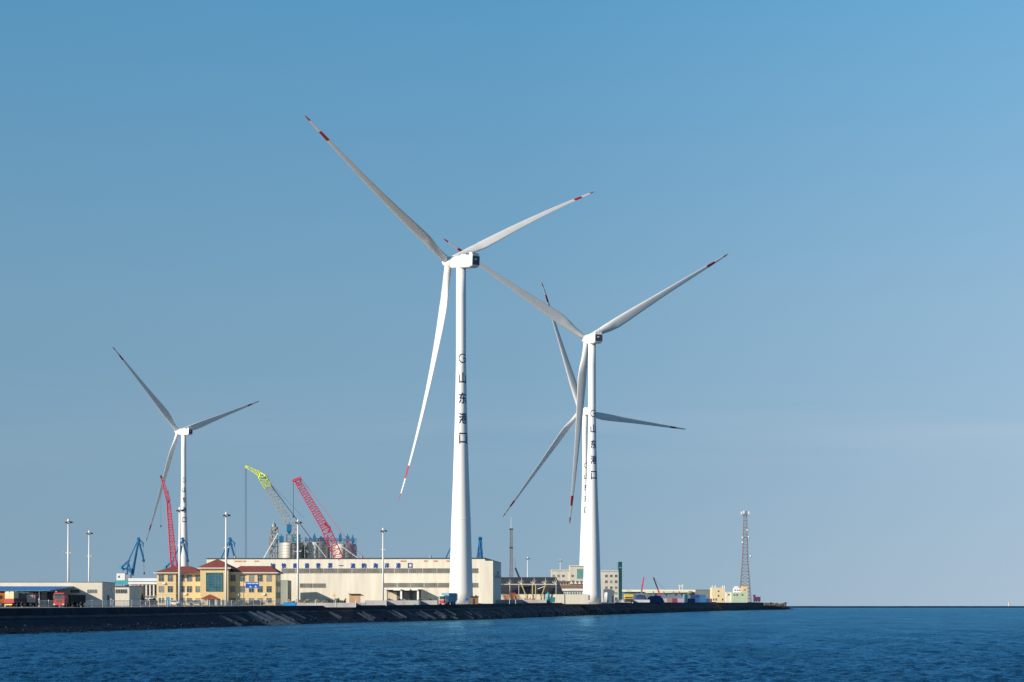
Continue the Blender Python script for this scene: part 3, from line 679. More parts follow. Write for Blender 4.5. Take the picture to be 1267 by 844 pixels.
# --- steel-tree structure with big slate roof sheet
D = 1010; x = lambda p: X(p, D); z = lambda p: Z(p, D); g0 = gz(D)-.3
t = thing('truss_shed', 'open shed with dark slate roof and yellow branching steel struts, right of the warehouse', 'shed', base(655, D))
c = MB(); zt_, zb_ = z(713.5), z(735.2)
c.add([(x(619), D+20, zt_), (x(689.6), D+20, zt_), (x(698), D+3, zb_), (x(619), D+3, zb_), (x(619), D+20.6, zt_), (x(689.6), D+20.6, zt_), (x(698), D+3.6, zb_), (x(619), D+3.6, zb_)],
      [(0,1,2,3),(7,6,5,4),(0,4,5,1),(1,5,6,2),(2,6,7,3),(3,7,4,0)]); part('roof', c, darkslate, t)
b = MB()
for k in range(12):
    zz = zt_ + (zb_-zt_)*(k+.5)/12; yy = D+20-17*(k+.5)/12 - .12; b.tube((x(619), yy, zz), (x(690+8*(k+.5)/12), yy, zz), .05, None, 4)
part('purlin', b, greysteel, t)
b = MB(); yf = D-2
b.tube((x(618), yf, z(723.3)), (x(689), yf, z(723.3)), .26, None, 6).tube((x(618), yf+3, z(723.8)), (x(689), yf+3, z(723.8)), .2, None, 6)
for px in (618, 631, 645.5, 661, 675, 688):
    for dx_, dz_ in ((-4.5, -3.5), (-2, -4.8), (0, -8), (2, -4.8), (4.5, -3.5)): b.tube((x(px), yf, z(723.3)), (x(px+dx_*(.55 if px == 688 and dx_ > 0 else 1)), yf+5, z(723.3+dz_)), .13, None, 5)
part('truss', b, mat('truss_white', (.55, .53, .45), .5), t)
yp = mat('strut_yellow', (.50, .40, .14), .5)
for a, c_ in (((645.5, 723.5), (654.5, 740)), ((658.8, 723.5), (658.8, 740)), ((662.8, 723.5), (662.8, 740)), ((675, 723.5), (666.8, 740)), ((631, 724), (631, 741)), ((688, 724), (688, 741)), ((642, 724), (642, 741))):
    part('strut', MB().tube((x(a[0]), yf, z(a[1])), (x(c_[0]), yf, g0), .24 if a[0] not in (631, 688, 642) else .14, None, 6), yp if a[0] not in (631, 688, 642) else steel, t)
b = MB(); b.tube((x(665), yf, z(729)), (x(673), yf, z(726)), .15, None, 5)
part('brace', b, white, t)
# low cream wall behind the shed
t = simple_building('low_building', 'long low cream building under the dark slate roof', 'building', 620, 728, 735.2, 1010.6, 2, cream, creamd, 0)
# yard clutter under the struts
def clutter(name, label, cat, px, D, parts, group=None):
    t = thing(name, label, cat, base(px, D), group)
    for nm, mb_, m_ in parts: part(nm, mb_, m_, t)
    return t
def cbox(px0, px1, py0, D, dep, py1=None): return MB().box((X(px0, D), D, gz(D)-.2 if py1 is None else Z(py1, D)), (X(px1, D), D+dep, Z(py0, D)))
Dc = 995
for k, (px, h, m_, lb) in enumerate([(627, 736.5, orange, 'orange hopper under the left end of the slate roof'), (634, 733.5, rust, 'tall rust red hopper under the slate roof'), (639, 736, orange, 'orange hopper beside the tall rust red one')]):
    t = thing('hopper', lb, 'hopper', base(px, Dc), 'hoppers in the yard')
    cx_ = X(px, Dc); zt_ = Z(h, Dc); g = gz(Dc)
    part('bin', MB().add([(cx_-1.1, Dc-1, zt_), (cx_+1.1, Dc-1, zt_), (cx_+1.1, Dc+1, zt_), (cx_-1.1, Dc+1, zt_), (cx_-.3, Dc-.3, g+1.1), (cx_+.3, Dc-.3, g+1.1), (cx_+.3, Dc+.3, g+1.1), (cx_-.3, Dc+.3, g+1.1)], [(0,3,2,1),(4,5,6,7),(0,1,5,4),(1,2,6,5),(2,3,7,6),(3,0,4,7)]), m_, t)
    for sx_, sy_ in ((-1,-1),(1,-1),(1,1),(-1,1)): part('leg', MB().box((cx_+sx_*1.05-.08, Dc+sy_*.95-.08, g), (cx_+sx_*1.05+.08, Dc+sy_*.95+.08, zt_)), greysteel, t)
rr = random.Random(11)
pile = MB()
for k in range(34):
    px = rr.uniform(651, 671); a = Vector((X(px, Dc), Dc+rr.uniform(-2, 2), gz(Dc)+rr.uniform(.2, 1.6))); pile.beam(a, a + Vector((rr.uniform(-1.6, 1.6), rr.uniform(-.5, .5), rr.uniform(-.6, 1.4))), .2, .3, rr.choice((0, 1, 2)))
tag(part('scrap_pile', pile, [rust, orange, white]), 'heap of rust and white scrap steel under the yellow struts', 'scrap heap', None, 'stuff')
t = thing('teal_tank', 'tall narrow teal tank beside the yellow struts', 'tank', base(678, Dc))
part('tank', MB().lathe((X(678, Dc), Dc, gz(Dc)), [(0, .75), (3.9, .75), (4.3, .3)], 14), crane_t, t, True)
part('pipe', MB().tube((X(678, Dc), Dc, gz(Dc)+4.2), (X(678, Dc), Dc, gz(Dc)+4.9), .12, None, 6), crane_t, t)
t = thing('green_container', 'dark teal skip beside the tall teal tank', 'container', base(684.5, Dc))
part('body', MB().prism([(X(682, Dc), gz(Dc)+.2), (X(686.7, Dc), gz(Dc)+.2), (X(687, Dc), gz(Dc)+2.3), (X(681.6, Dc), gz(Dc)+2.3)], Dc-1, Dc+1.5), mat('skip_teal', (.03, .22, .20), .5), t)
part('lid', MB().box((X(681.6, Dc)-.05, Dc-1.05, gz(Dc)+2.3), (X(687, Dc)+.05, Dc+1.55, gz(Dc)+2.45)), tealdark, t)

# --- pale office block in the distance
D = 1420; x = lambda p: X(p, D); z = lambda p: Z(p, D); g0 = gz(D)-.4
ob = thing('office_block', 'pale multi storey office block with a teal end tower darkened for shade, behind the second tallest turbine', 'office building', base(725, D))
b = MB().box((x(682.2), D, g0), (x(705), D+16, z(706))).box((x(705), D-1.5, g0), (x(724.5), D+17, z(700.6))).box((x(724.5), D, g0), (x(765.3), D+16, z(707)))
part('wall', b, officew, ob)
b = MB().box((x(681.6), D-.6, z(706)), (x(704.95), D+16.4, z(705.1))).box((x(704.5), D-2, z(700.6)), (x(725), D+17.4, z(699.8))).box((x(725.1), D-.5, z(707)), (x(765.2), D+16.3, z(706.1)))
part('roof', b, trim, ob)
part('curtain_wall', MB().box((x(713.8), D-1.62, z(716)), (x(722.5), D-1.4, z(704))), mat('pale_teal_glass', (.12, .28, .27), .2), ob)
for r_, (za, zb) in enumerate(((711.3, 714), (718.3, 721.2), (725.8, 728.4), (732.8, 735.6), (739.2, 742))):
    for px in (685, 691, 697, 703, 708.2, 750.2, 756.2, 762.2):
        if px == 703 or (px == 708.2 and r_ > 3): continue
        yy = D-1.5 if px == 708.2 else D; window(ob, x(px-1.4), x(px+1.4), z(zb), z(za), yy, None, None, .12, 1, .1)
tb = part('tower', MB().box((x(765.35), D-1, g0), (x(769.6), D+10, z(695.2))), tealdark, ob)  # teal darkened to stand for the block's shaded right side
part('tower_sign', MB().box((x(766), D-1.1, z(703)), (x(769), D-1.01, z(701.8))), MATS['pale_teal_glass'], tb)
for px in (708, 712, 763.2): part('antenna', MB().tube((x(px), D+3, z(699.8) if px < 720 else z(706.5)), (x(px), D+3, z(695)), .12, None, 4), steel, ob)
# low buildings in front of it
t = simple_building('brown_roof_building', 'two storey building with faded brown roof and small gables, below the pale office block', 'building', 689, 732, 719, 1300, 14, mat('pale_pink_wall', (.50, .43, .36), .8), mat('brown_tile', (.16, .10, .08), .8), .5, 1)
D = 1300
for k in range(5):
    px = 707+5*k; part('gable', MB().add([(X(px-2.2, D), D-.8, Z(722.5, D)), (X(px+2.2, D), D-.8, Z(722.5, D)), (X(px, D), D-.8, Z(718.8, D)), (X(px-2.2, D), D+3, Z(722.5, D)), (X(px+2.2, D), D+3, Z(722.5, D)), (X(px, D), D+3, Z(718.8, D))], [(0,1,2),(3,5,4),(0,2,5,3),(1,4,5,2),(0,3,4,1)]), trim, t)
part('sign_strip', MB().box((X(690, D), D-.3, Z(727.5, D)), (X(731, D), D-.01, Z(724, D))), mat('strip_brown', (.20, .13, .10), .8), t)
for k in range(12): window(t, X(691+3.4*k, D), X(693+3.4*k, D), Z(724, D)+.3, Z(721.2, D), D, None, None, .1, 0, .1)
t = simple_building('white_hall', 'low white hall with a row of small windows, beside the second tallest turbine', 'building', 695, 733, 729, 1180, 12, white, white, .4, .8)
D = 1180
for k in range(11): window(t, X(696.5+3.1*k, D), X(698.3+3.1*k, D), Z(735, D), Z(733, D), D, None, None, .08, 0, .08)
part('dark_strip', MB().box((X(695.2, D), D-.1, Z(732.4, D)), (X(733, D), D-.02, Z(731.7, D))), dark, t)
t = thing('open_canopy', 'low open canopy with a dark red front left of the second tallest turbine', 'canopy', base(713, 1120)); D = 1120
part('roof', MB().box((X(705, D), D, Z(740.6, D)), (X(724, D), D+7, Z(739.6, D))), rust, t)
for px in (706, 713, 723): part('post', MB().box((X(px, D)-.15, D+.2, gz(D)-.2), (X(px, D)+.15, D+.5, Z(740.6, D))), white, t)
# grey house with a white upright tank, right of turbine two
D = 1120; t = thing('grey_house', 'small grey shed with sloping roof right of the second tallest turbine', 'shed', base(756, D))
part('wall', MB().prism([(X(747.5, D), gz(D)-.3), (X(760.6, D), gz(D)-.3), (X(760.6, D), Z(731.5, D)), (X(756.5, D), Z(729, D)), (X(747.5, D), Z(729, D))], D+1, D+10), mat('blue_grey_wall', (.10, .14, .19), .6), t)
part('door', MB().box((X(757, D), D+.9, gz(D)), (X(758.5, D), D+1.1, Z(737, D))), dark, t)
t = thing('white_tank', 'white upright tank in front of the small grey shed', 'tank', base(750.5, 1110)); D = 1110
part('tank', MB().lathe((X(750.5, D), D, gz(D)), [(0, .98), (4.6, .98), (5.0, .6), (5.1, .1)], 18), white, t, True)
part('ladder', MB().tube((X(749.2, D)-.1, D-.9, gz(D)), (X(749.2, D)-.1, D-.9, gz(D)+5), .06, None, 4), steel, t)

# --- far right
D = 1900; x = lambda p: X(p, D); z = lambda p: Z(p, D)
t = thing('long_hall', 'very long low hall with a pale cream roof near the far end of the pier', 'warehouse', base(815, D))
part('lit_roof_strip', MB().box((x(769.5), D-1.75, z(732.3)), (x(860.3), D-1.55, z(729.7))), mat('lit_roof_cream', (.80, .74, .56), .6, 0, .05, .1), t)  # upright strip added to give the brightness of the sunlit roof slope
part('wall', MB().box((x(770), D, gz(D)-.5), (x(860), D+30, z(733.3))), mat('hall_shade_grey', (.13, .18, .24), .7, 0, .15, .1), t)  # shade beneath the roof overhang is put into this blue-grey
b = MB(); b.add([(x(769), D-1.5, z(731.8)), (x(796), D-1.5, z(732.2)), (x(800), D-1.5, z(733.9)), (x(860.5), D-1.5, z(733.5)), (x(860.5), D+15, z(729.6)), (x(769), D+15, z(729.8)), (x(769), D+31, z(733)), (x(860.5), D+31, z(733))], [(0,1,4,5),(1,2,3,4),(5,4,7,6)])
part('roof', b, mat('cream_roof', (.75, .70, .54), .6, 0, .06, .1), t)
for px in (808, 821, 833, 840, 852): part('downpipe', MB().box((x(px)-.3, D-1.8, z(735.5)), (x(px)+.3, D-1.4, z(731.5))), greysteel, t)
b = MB().tube((x(841.5), D+6, z(731)), (x(841.5), D+6, z(723.5)), .35, None, 6).tube((x(845), D+6, z(731)), (x(845), D+6, z(722.5)), .35, None, 6).box((x(840), D+5.5, z(725.6)), (x(846.5), D+6.5, z(724.6)))
part('roof_frame', b, trim, t)
part('tree_mural', MB().lathe((x(854), D-1.9, z(734.5)), [(0, 2.5), (1, 2.4), (1.8, 1.5), (2.1, .2)], 10), mat('olive', (.20, .20, .07), .9, 0, .4, .5), t)
t = simple_building('grey_hall', 'grey green hall between the long pale roof and the cream block', 'warehouse', 860.6, 881, 729.4, 2050, 30, mat('hall_grey', (.17, .20, .21), .7), ashgrey, .3, .6)
# cream block with corner finials
D = 1980; x = lambda p: X(p, D); z = lambda p: Z(p, D)
t = thing('watch_building', 'cream block with corner finials near the lattice mast, end of the pier', 'building', base(889, D))
part('wall', MB().box((x(881), D, gz(D)-.5), (x(897), D+20, z(727.5))), mat('cream_block', (.74, .62, .37), .7, 0, .06, .2, True), t)
part('roof', MB().box((x(880.8), D-.2, z(727.5)), (x(897.2), D+20.2, z(727.1))), trim, t)
for px, yy in ((881.5, .4), (885.2, .4), (896.5, .4), (896.5, 19)): part('finial', MB().lathe((x(px), D+yy, z(727.1)), [(0, .55), (1.6, .45), (2, .1)], 6), trim, t)
for px, pz in ((889, 731.5), (889, 737.2)): window(t, x(px-.9), x(px+.9), z(pz+.9), z(pz-.9), D, glass, None, .12, 0, .1)
for px in (883, 886, 894): window(t, x(px-.9), x(px+.9), z(743.2), z(740.5), D, glass, white, .2, 0, .1)
t = simple_building('small_house', 'small cream flat roofed house right of the cream block', 'building', 898.5, 905, 732.5, 1958, 10, cream, trim, .2, .4); window(t, X(900.5, 1958), X(903, 1958), Z(736.8, 1958), Z(735, 1958), 1958)
D = 1955; x = lambda p: X(p, D); z = lambda p: Z(p, D)
t = thing('mint_building', 'pale green building at the foot of the lattice mast', 'building', base(914, D))
part('wall', MB().box((x(905), D, gz(D)-.5), (x(923.8), D+14, z(733.5))), greenw, t)
part('roof', MB().box((x(904.8), D-.3, z(733.5)), (x(924), D+14.3, z(733))), trim, t)
for px in (908.5, 912, 918.5): window(t, x(px-1), x(px+1), z(737), z(735.3), D, glass, None, .12, 0, .1)
part('upper_storey', MB().box((x(908.5), D+3, z(733)), (x(917), D+12, z(727.5))).box((x(910), D+3.2, z(727.5)), (x(914), D+10, z(725.3))), white, t)
for px in (910, 913, 915.5): part('upper_window', MB().box((x(px)-.5, D+2.9, z(731.2)), (x(px)+.5, D+3.1, z(729.6))), rust, t)
t = simple_building('yellow_block', 'narrow yellow block against the lattice mast', 'building', 918.5, 925, 724.5, 1985, 10, mat('yellow_pale', (.68, .56, .28), .7), orange, .2, .5)
window(t, X(920.5, 1985), X(922.5, 1985), Z(731, 1985), Z(729, 1985), 1985)

# ---------------------------------------------------------------- containers, tarped heaps and parked vehicles on the pier
CG = 'shipping containers on the pier'
rr = random.Random(4)
def container(px, D, lv, m, label, L=6.1, rot=0):
    t = thing('container', label, 'container', (X(px, D), D, gz(D) + lv*2.65), CG)
    o = part('body', MB().box((-L/2+.05, 0, .05), (L/2-.05, 2.4, 2.55)), m, t, local=True)
    f = MB()
    for a in (-L/2, L/2-.16):
        for yy in (-.06, 2.3): f.box((a, yy, 0), (a+.16, yy+.16, 2.6))
    for zz in (0, 2.46): f.box((-L/2+.16, -.05, zz), (L/2-.16, .1, zz+.14))
    for k in range(1, 14): f.box((-L/2 + L*k/14 - .06, -.035, .14), (-L/2 + L*k/14 + .06, .06, 2.46))
    part('frame', f, m, t, local=True); t.rotation_euler.z = rot
cont = [(824, 1500, 0, mat('cont_pale', (.45, .48, .48)), 'pale grey container at the left end of the row on the pier', 6.1), (828.5, 1490, 0, mat('cont_salmon', (.42, .24, .20)), 'salmon container lying between pale and plum red ones on the pier', 3.2),
        (835, 1500, 0, mat('cont_plum', (.26, .05, .09)), 'long plum red container in the row on the pier', 7), (842.5, 1490, 0, mat('cont_lilac', (.5, .42, .55)), 'lilac container right of the long plum red one', 4), (848.3, 1520, 0, mat('cont_cyan', (.32, .55, .62)), 'pale cyan container under another in the tallest stack', 2.9), (848.3, 1520, 1, MATS['cont_cyan'], 'pale cyan container topmost in the tallest stack', 2.9),
        (855.5, 1520, 0, mat('cont_navy', (.02, .06, .20)), 'navy container right of the pale cyan stack', 5), (860, 1540, 0, mat('cont_blue', (.02, .10, .32)), 'bright blue container at ground level, left half of the blue stack', 6), (860, 1540, 1, MATS['cont_navy'], 'navy container on top of the bright blue one', 6),
        (868, 1560, 0, mat('cont_sky', (.035, .17, .36)), 'sky blue container below another near the grey hall', 6), (868, 1560, 1, MATS['cont_sky'], 'sky blue container stacked on top near the grey hall', 6), (874.5, 1600, 0, MATS['cont_blue'], 'blue container beside the small red one near the cream block', 4), (878.3, 1620, 0, mat('cont_red', (.34, .07, .07)), 'small red container left of the cream block', 3.2), (819, 1560, 0, MATS['cont_navy'], 'navy container beside the blue tarpaulin heap', 5)]
for px, D, lv, m, lb, L in cont: container(px, D, lv, m, lb, L)
def heap(px0, px1, py, D, m, label):
    mb = MB(); n = 14; rows = []; r_ = random.Random(int(px0))
    for i in range(n+1):
        t_ = i/n; px = px0 + (px1-px0)*t_; h = (Z(py, D)-gz(D)) * min(1, 4.5*t_, 4.5*(1-t_)) ** .6 * r_.uniform(.85, 1); h = max(h, .05)
        rows.append([(X(px, D), D-6, gz(D)-.3), (X(px, D), D-3, gz(D)+h*.75), (X(px, D), D, gz(D)+h), (X(px, D), D+4, gz(D)+h*.7), (X(px, D), D+7, gz(D)-.3)])
    mb.add([v for r in rows for v in r], [(i*5+j, (i+1)*5+j, (i+1)*5+j+1, i*5+j+1) for i in range(n) for j in range(4)]); o = part('covered_stockpile', mb, m, loc=(X((px0+px1)/2, D), D, gz(D)), smooth=True); tag(o, label, 'stockpile', 'tarpaulin covered stockpiles')
heap(783, 801, 735.5, 1420, mat('tarp_navy', (.025, .06, .16), .7, 0, .3, .3, False, .5, 1), 'left of two navy tarpaulin covered stockpiles')
heap(799, 822, 736.2, 1450, MATS['tarp_navy'], 'right of two navy tarpaulin covered stockpiles')
t = thing('yellow_bus', 'yellow roofed coach parked below the teal tower', 'bus', base(777.5, 1250)); D = 1250
part('body', MB().box((X(772, D), D, gz(D)+.4), (X(783.5, D), D+2.5, Z(735.5, D))), yel, t)
part('window_band', MB().box((X(772.5, D), D-.04, Z(740.3, D)), (X(783, D), D+2.54, Z(738.6, D))), glass, t)
part('skirt', MB().box((X(772, D)-.02, D-.06, gz(D)+.35), (X(783.5, D)+.02, D+2.56, Z(741, D))), dark, t)
for px in (773.8, 781.5): part('wheel', MB().tube((X(px, D), D-.1, gz(D)+.5), (X(px, D), D+2.6, gz(D)+.5), .5, None, 14), black, t)

# ---------------------------------------------------------------- trucks
def truck(px, D, yaw, label, cabm, loadkind, boxm=None, L=8.5, loadm=None, pale=False, kc=False):
    """cab front at local -Y, body along +Y"""
    t = thing('truck', label, 'truck', base(px, D), 'trucks on the shore road')
    t.location.z = gz(D) - .1
    cab = part('cab', MB().prism([(-1.2, .75), (1.2, .75), (1.2, 2.7), (1.05, 3.0), (-1.05, 3.0), (-1.2, 2.7)], 0, 2.0), cabm, t, local=True)
    part('windscreen', MB().box((-1.0, -.03, 1.65), (1.0, .05, 2.5)), glass, cab, local=True)
    part('visor', MB().box((-1.1, -.35, 2.62), (1.1, -.005, 2.75)), dark, cab, local=True)
    part('side_window', MB().box((-1.22, .35, 1.75), (1.22, 1.4, 2.45)), glass, cab, local=True)
    part('grille', MB().box((-1.1 if kc else -.6, -.04, .8 if kc else 1.0), (1.1 if kc else .6, .03, 1.5)), truckred if kc else dark, cab, local=True)
    part('bumper', MB().box((-1.25, -.12, .4), (1.25, .2, .78)), truckred if (pale or kc) else cabm, cab, local=True)
    for s_ in (-1, 1):
        part('headlight', MB().box((s_*1.0-.2, -.14, .5), (s_*1.0+.2, -.1, .7)), mat('lamp_clear', (.7, .65, .4), .2), cab, local=True)
        part('mirror', MB().box((s_*1.3-.1, .1, 1.8), (s_*1.3+.1, .2, 2.4)), dark, cab, local=True)
    part('chassis', MB().box((-.5, 1.2, .55), (.5, L+.3, .85)), dark, t, local=True)
    for yy in (.95, L*.62, L*.62+1.25, L-.6):
        for s_ in (-1, 1):
            wl = part('wheel', MB().tube((s_*.85, yy, .5), (s_*1.2, yy, .5), .5, None, 16), black, t, local=True)
            part('rim', MB().tube((s_*1.19, yy, .5), (s_*1.22, yy, .5), .27, None, 10), steel, wl, local=True)
    if loadkind == 'box':
        part('box_body', MB().box((-1.25, 2.3, .9), (1.25, L+.5, 3.75)), boxm, t, local=True)
        part('door_seam', MB().box((-.03, L+.5, 1), (.03, L+.53, 3.6)), dark, t, local=True)
    elif loadkind == 'dump':
        b = MB().box((-1.25, 2.4, .95), (1.25, L+.4, 1.1)).box((-1.25, 2.4, 1.1), (-1.13, L+.4, 2.6)).box((1.13, 2.4, 1.1), (1.25, L+.4, 2.6)).box((-1.13, 2.4, 1.1), (1.13, 2.5, 2.9)).box((-1.13, L+.3, 1.1), (1.13, L+.4, 2.55))
        for k in range(7): b.box((-1.31, 2.6+k*(L-2.6)/6.2, 1.0), (1.31, 2.72+k*(L-2.6)/6.2, 2.55)) if False else b.box((1.25, 2.6+k*(L-2.6)/6.2, 1.0), (1.32, 2.72+k*(L-2.6)/6.2, 2.55)).box((-1.32, 2.6+k*(L-2.6)/6.2, 1.0), (-1.25, 2.72+k*(L-2.6)/6.2, 2.55))
        part('dump_body', b, boxm, t, local=True)
    elif loadkind == 'sacks':
        part('flatbed', MB().box((-1.25, 2.3, .95), (1.25, L+.5, 1.2)).box((-1.27, L+.4, .8), (1.27, L+.52, 1.75)), truckred, t, local=True)
        part('side_board', MB().box((1.15, 2.3, 1.2), (1.27, L+.4, 1.8)).box((-1.27, 2.3, 1.2), (-1.15, L+.4, 1.8)), dark, t, local=True)
        part('rear_bumper', MB().box((-.9, L+.5, .35), (.9, L+.6, .6)), yel, t, local=True)
    t.rotation_euler.z = yaw; return t
def load_on(px, D, yaw, L):
    t = thing('cargo_sacks', 'pale beige bulk sacks with grey green tarpaulin loaded on the red truck', 'cargo', base(px, D))
    t.location.z = gz(D) - .1
    for s_ in (-1, 1):
        for k in range(2):
            part('sack', MB().add([(s_*.57+a*.52*q, L-.1-.9*k+b*.4*q, zz) for zz, q in ((1.21, .9), (1.5, 1.05), (3.0, 1.05), (3.3, .85)) for a, b in ((-1,-1),(1,-1),(1,1),(-1,1))],
                 [(i*4+j, i*4+(j+1)%4, (i+1)*4+(j+1)%4, (i+1)*4+j) for i in range(3) for j in range(4)] + [(0,3,2,1), (12,13,14,15)]), tarp, t, local=True)
    b = MB(); n_ = 9
    for k in range(n_):
        y_ = 2.4 + (L-1.6-2.4)*k/(n_-1); h_ = 3.1 + .12*math.sin(k*2.1); b.v += [(-1.2, y_, 1.21), (-1.18, y_, h_-.3), (-.6, y_, h_), (.6, y_, h_+.03), (1.18, y_, h_-.3), (1.2, y_, 1.21)]
    b.f = [(k*6+j, k*6+j+1, (k+1)*6+j+1, (k+1)*6+j) for k in range(n_-1) for j in range(5)] + [(0,1,2,3,4,5), tuple(range((n_-1)*6+5, (n_-1)*6-1, -1))]; b.m = [0]*len(b.f)
    part('tarpaulin', b, tarpg, t, local=True); t.rotation_euler.z = yaw
# rear-quarter view: body runs toward the camera, cab away to the right
yw = R(180 + 24)
def tail_place(px, D, L, yaw): # origin (cab front) so that the tail sits at px, D
    d = Matrix.Rotation(yaw, 3, 'Z') @ Vector((0, L+.5, 0)); return Vector((X(px, D), D, 0)) - d
L1 = 9.0; o_ = tail_place(11, 497, L1, R(180-22)); pxo = o_.x*F/o_.y + 633.5
truck(pxo, o_.y, R(180-22), 'red flatbed truck seen from behind loaded with beige sacks', truckred, 'sacks', L=L1); load_on(pxo, o_.y, R(180-22), L1)
truck(73, 478, R(-14), 'red truck with black dump body facing the camera, before the left shed', truckred, 'dump', mat('dump_black', (.02, .02, .025), .7), 10)
truck(547.3, 728, R(-22), 'white and red cab truck with pale blue box body beside the tallest turbine', mat('cab_white', (.7, .7, .7), .4), 'box', boxblue, 8, kc=True)
truck(-6, 500, R(-70), 'orange truck cut off by the left edge of the picture', orange, 'dump', mat('dump_sand', (.6, .5, .4), .7), 8)
truck(722.5, 1045, R(65), 'small blue truck with white cab left of the second tallest turbine', white, 'dump', boxblue, 6)

# brown kiosk by turbine 1, small sign, cyan tarped skip, etc.
D = 790; t = thing('kiosk', 'brown kiosk with overhanging dark roof right of the tallest turbine base', 'kiosk', base(587.5, D))
part('wall', MB().box((X(582.3, D), D, gz(D)-.1), (X(591.7, D), D+2.6, Z(738.8, D))), brown, t); part('roof', MB().box((X(581.8, D), D-.4, Z(738.8, D)), (X(592.4, D), D+3, Z(737.6, D))), dark, t)
part('door', MB().box((X(585, D), D-.04, gz(D)), (X(587.6, D), D+.02, Z(740.6, D))), dark, t); part('vent_box', MB().box((X(588, D), D+.6, Z(737.6, D)), (X(590, D), D+1.6, Z(736.2, D))), rust, t)
D = 790; t = thing('notice_board', 'small blue notice board between the tallest turbine and the brown kiosk', 'sign', base(577.8, D))
part('board', MB().box((X(576.2, D), D-.06, Z(743.2, D)), (X(579.5, D), D, Z(740, D))), blue, t); part('post', MB().tube((X(577.8, D), D+.05, gz(D)-.1), (X(577.8, D), D+.05, Z(741, D)), .06, None, 6), steel, t)
D = 575; t = thing('blue_skip', 'bright blue low skip on the road right of the yellow building', 'skip', base(359, D))
part('body', MB().prism([(X(352, D), gz(D)-.05), (X(366, D), gz(D)-.05), (X(367, D), gz(D)+.75), (X(351, D), gz(D)+.75)], D-1, D+1), mat('skip_blue', (.02, .25, .60), .5), t); part('rim', MB().box((X(350.8, D), D-1.08, gz(D)+.75), (X(367.2, D), D+1.08, gz(D)+.85)), MATS['skip_blue'], t)

# ---------------------------------------------------------------- fences and walls along the road
def fence(pts, label, h, infill, wallm=None, postm=None, step=3.0, name='fence'):
    P3 = [Vector((X(p, d), d, gz(d))) for p, d in pts]
    t = thing(name, label, 'fence' if infill == 'picket' else 'wall', P3[0]); rail = MB(); pk = MB(); n = 0
    for a, b in zip(P3, P3[1:]):
        L = (b-a).length; d = (b-a).normalized(); nn = Vector((-d.y, d.x, 0))
        k = int(L/step)
        for i in range(k):
            p = a + d*(L*i/k); part('post', MB().box((p.x-.07, p.y-.07, p.z-.3), (p.x+.07, p.y+.07, p.z+h+.08)), postm or white, t); n += 1
        if infill == 'picket':
            for zz in (.15, h-.12): rail.add([a+Vector((0,0,zz-.04)), b+Vector((0,0,zz-.04)), b+Vector((0,0,zz+.04)), a+Vector((0,0,zz+.04)), a+nn*.05+Vector((0,0,zz-.04)), b+nn*.05+Vector((0,0,zz-.04)), b+nn*.05+Vector((0,0,zz+.04)), a+nn*.05+Vector((0,0,zz+.04))], [(0,1,2,3),(7,6,5,4),(3,2,6,7),(0,4,5,1)])
            m_ = int(L/.33)
            for i in range(m_): p = a + d*(L*i/m_); pk.tube(p+Vector((0,0,.05)), p+Vector((0,0,h)), .05, None, 3, 0, False)
        else:
            hh = infill
            rail.add([a+Vector((0,0,-.4)), b+Vector((0,0,-.4)), b+Vector((0,0,hh)), a+Vector((0,0,hh)), a+nn*.22+Vector((0,0,-.4)), b+nn*.22+Vector((0,0,-.4)), b+nn*.22+Vector((0,0,hh)), a+nn*.22+Vector((0,0,hh))], [(0,1,2,3),(7,6,5,4),(3,2,6,7),(0,4,5,1),(1,5,6,2),(3,7,4,0)])
            if h > hh + .1:
                m_ = int(L/.5)
                for i in range(m_): p = a + d*(L*i/m_) + nn*.11; pk.tube(p+Vector((0,0,hh)), p+Vector((0,0,h)), .03, None, 3, 0, False)
    part('rail' if infill == 'picket' else 'wall_panel', rail, wallm or white, t)
    if pk.f: part('pickets', pk, white, t)
    return t
fence([(-70, 505), (60, 520), (140, 535), (250, 560), (348, 588)], 'white picket fence from the left shed to the yellow building', 1.35, 'picket', step=2.8)
def steps(*segs):
    out = []
    for a, b, d in segs: out += [(a, d), (b, d)]
    return out
fence(steps((366, 440, 592), (440, 452, 640)), 'grey wall with white railing right of the blue skip', 1.5, .75, wallc, step=4)
fence(steps((452, 478, 645), (478, 520, 683), (520, 541, 705)), 'pale painted wall before the loading dock', 1.5, 1.35, wallc, mat('wall_post', (.5, .48, .5)), 5, 'boundary_wall')
fence(steps((598, 646, 880), (646, 676, 965), (676, 711, 1055)), 'lavender grey boundary wall between the warehouse and the second tallest turbine', 1.5, 1.35, wallc, MATS['wall_post'], 6, 'boundary_wall')
fence(steps((751, 783, 1290), (783, 804, 1410)), 'pale grey boundary wall right of the second tallest turbine', 1.8, 1.7, mat('wall_pale', (.55, .53, .54), .8, 0, .1, .2), MATS['wall_post'], 8, 'boundary_wall')
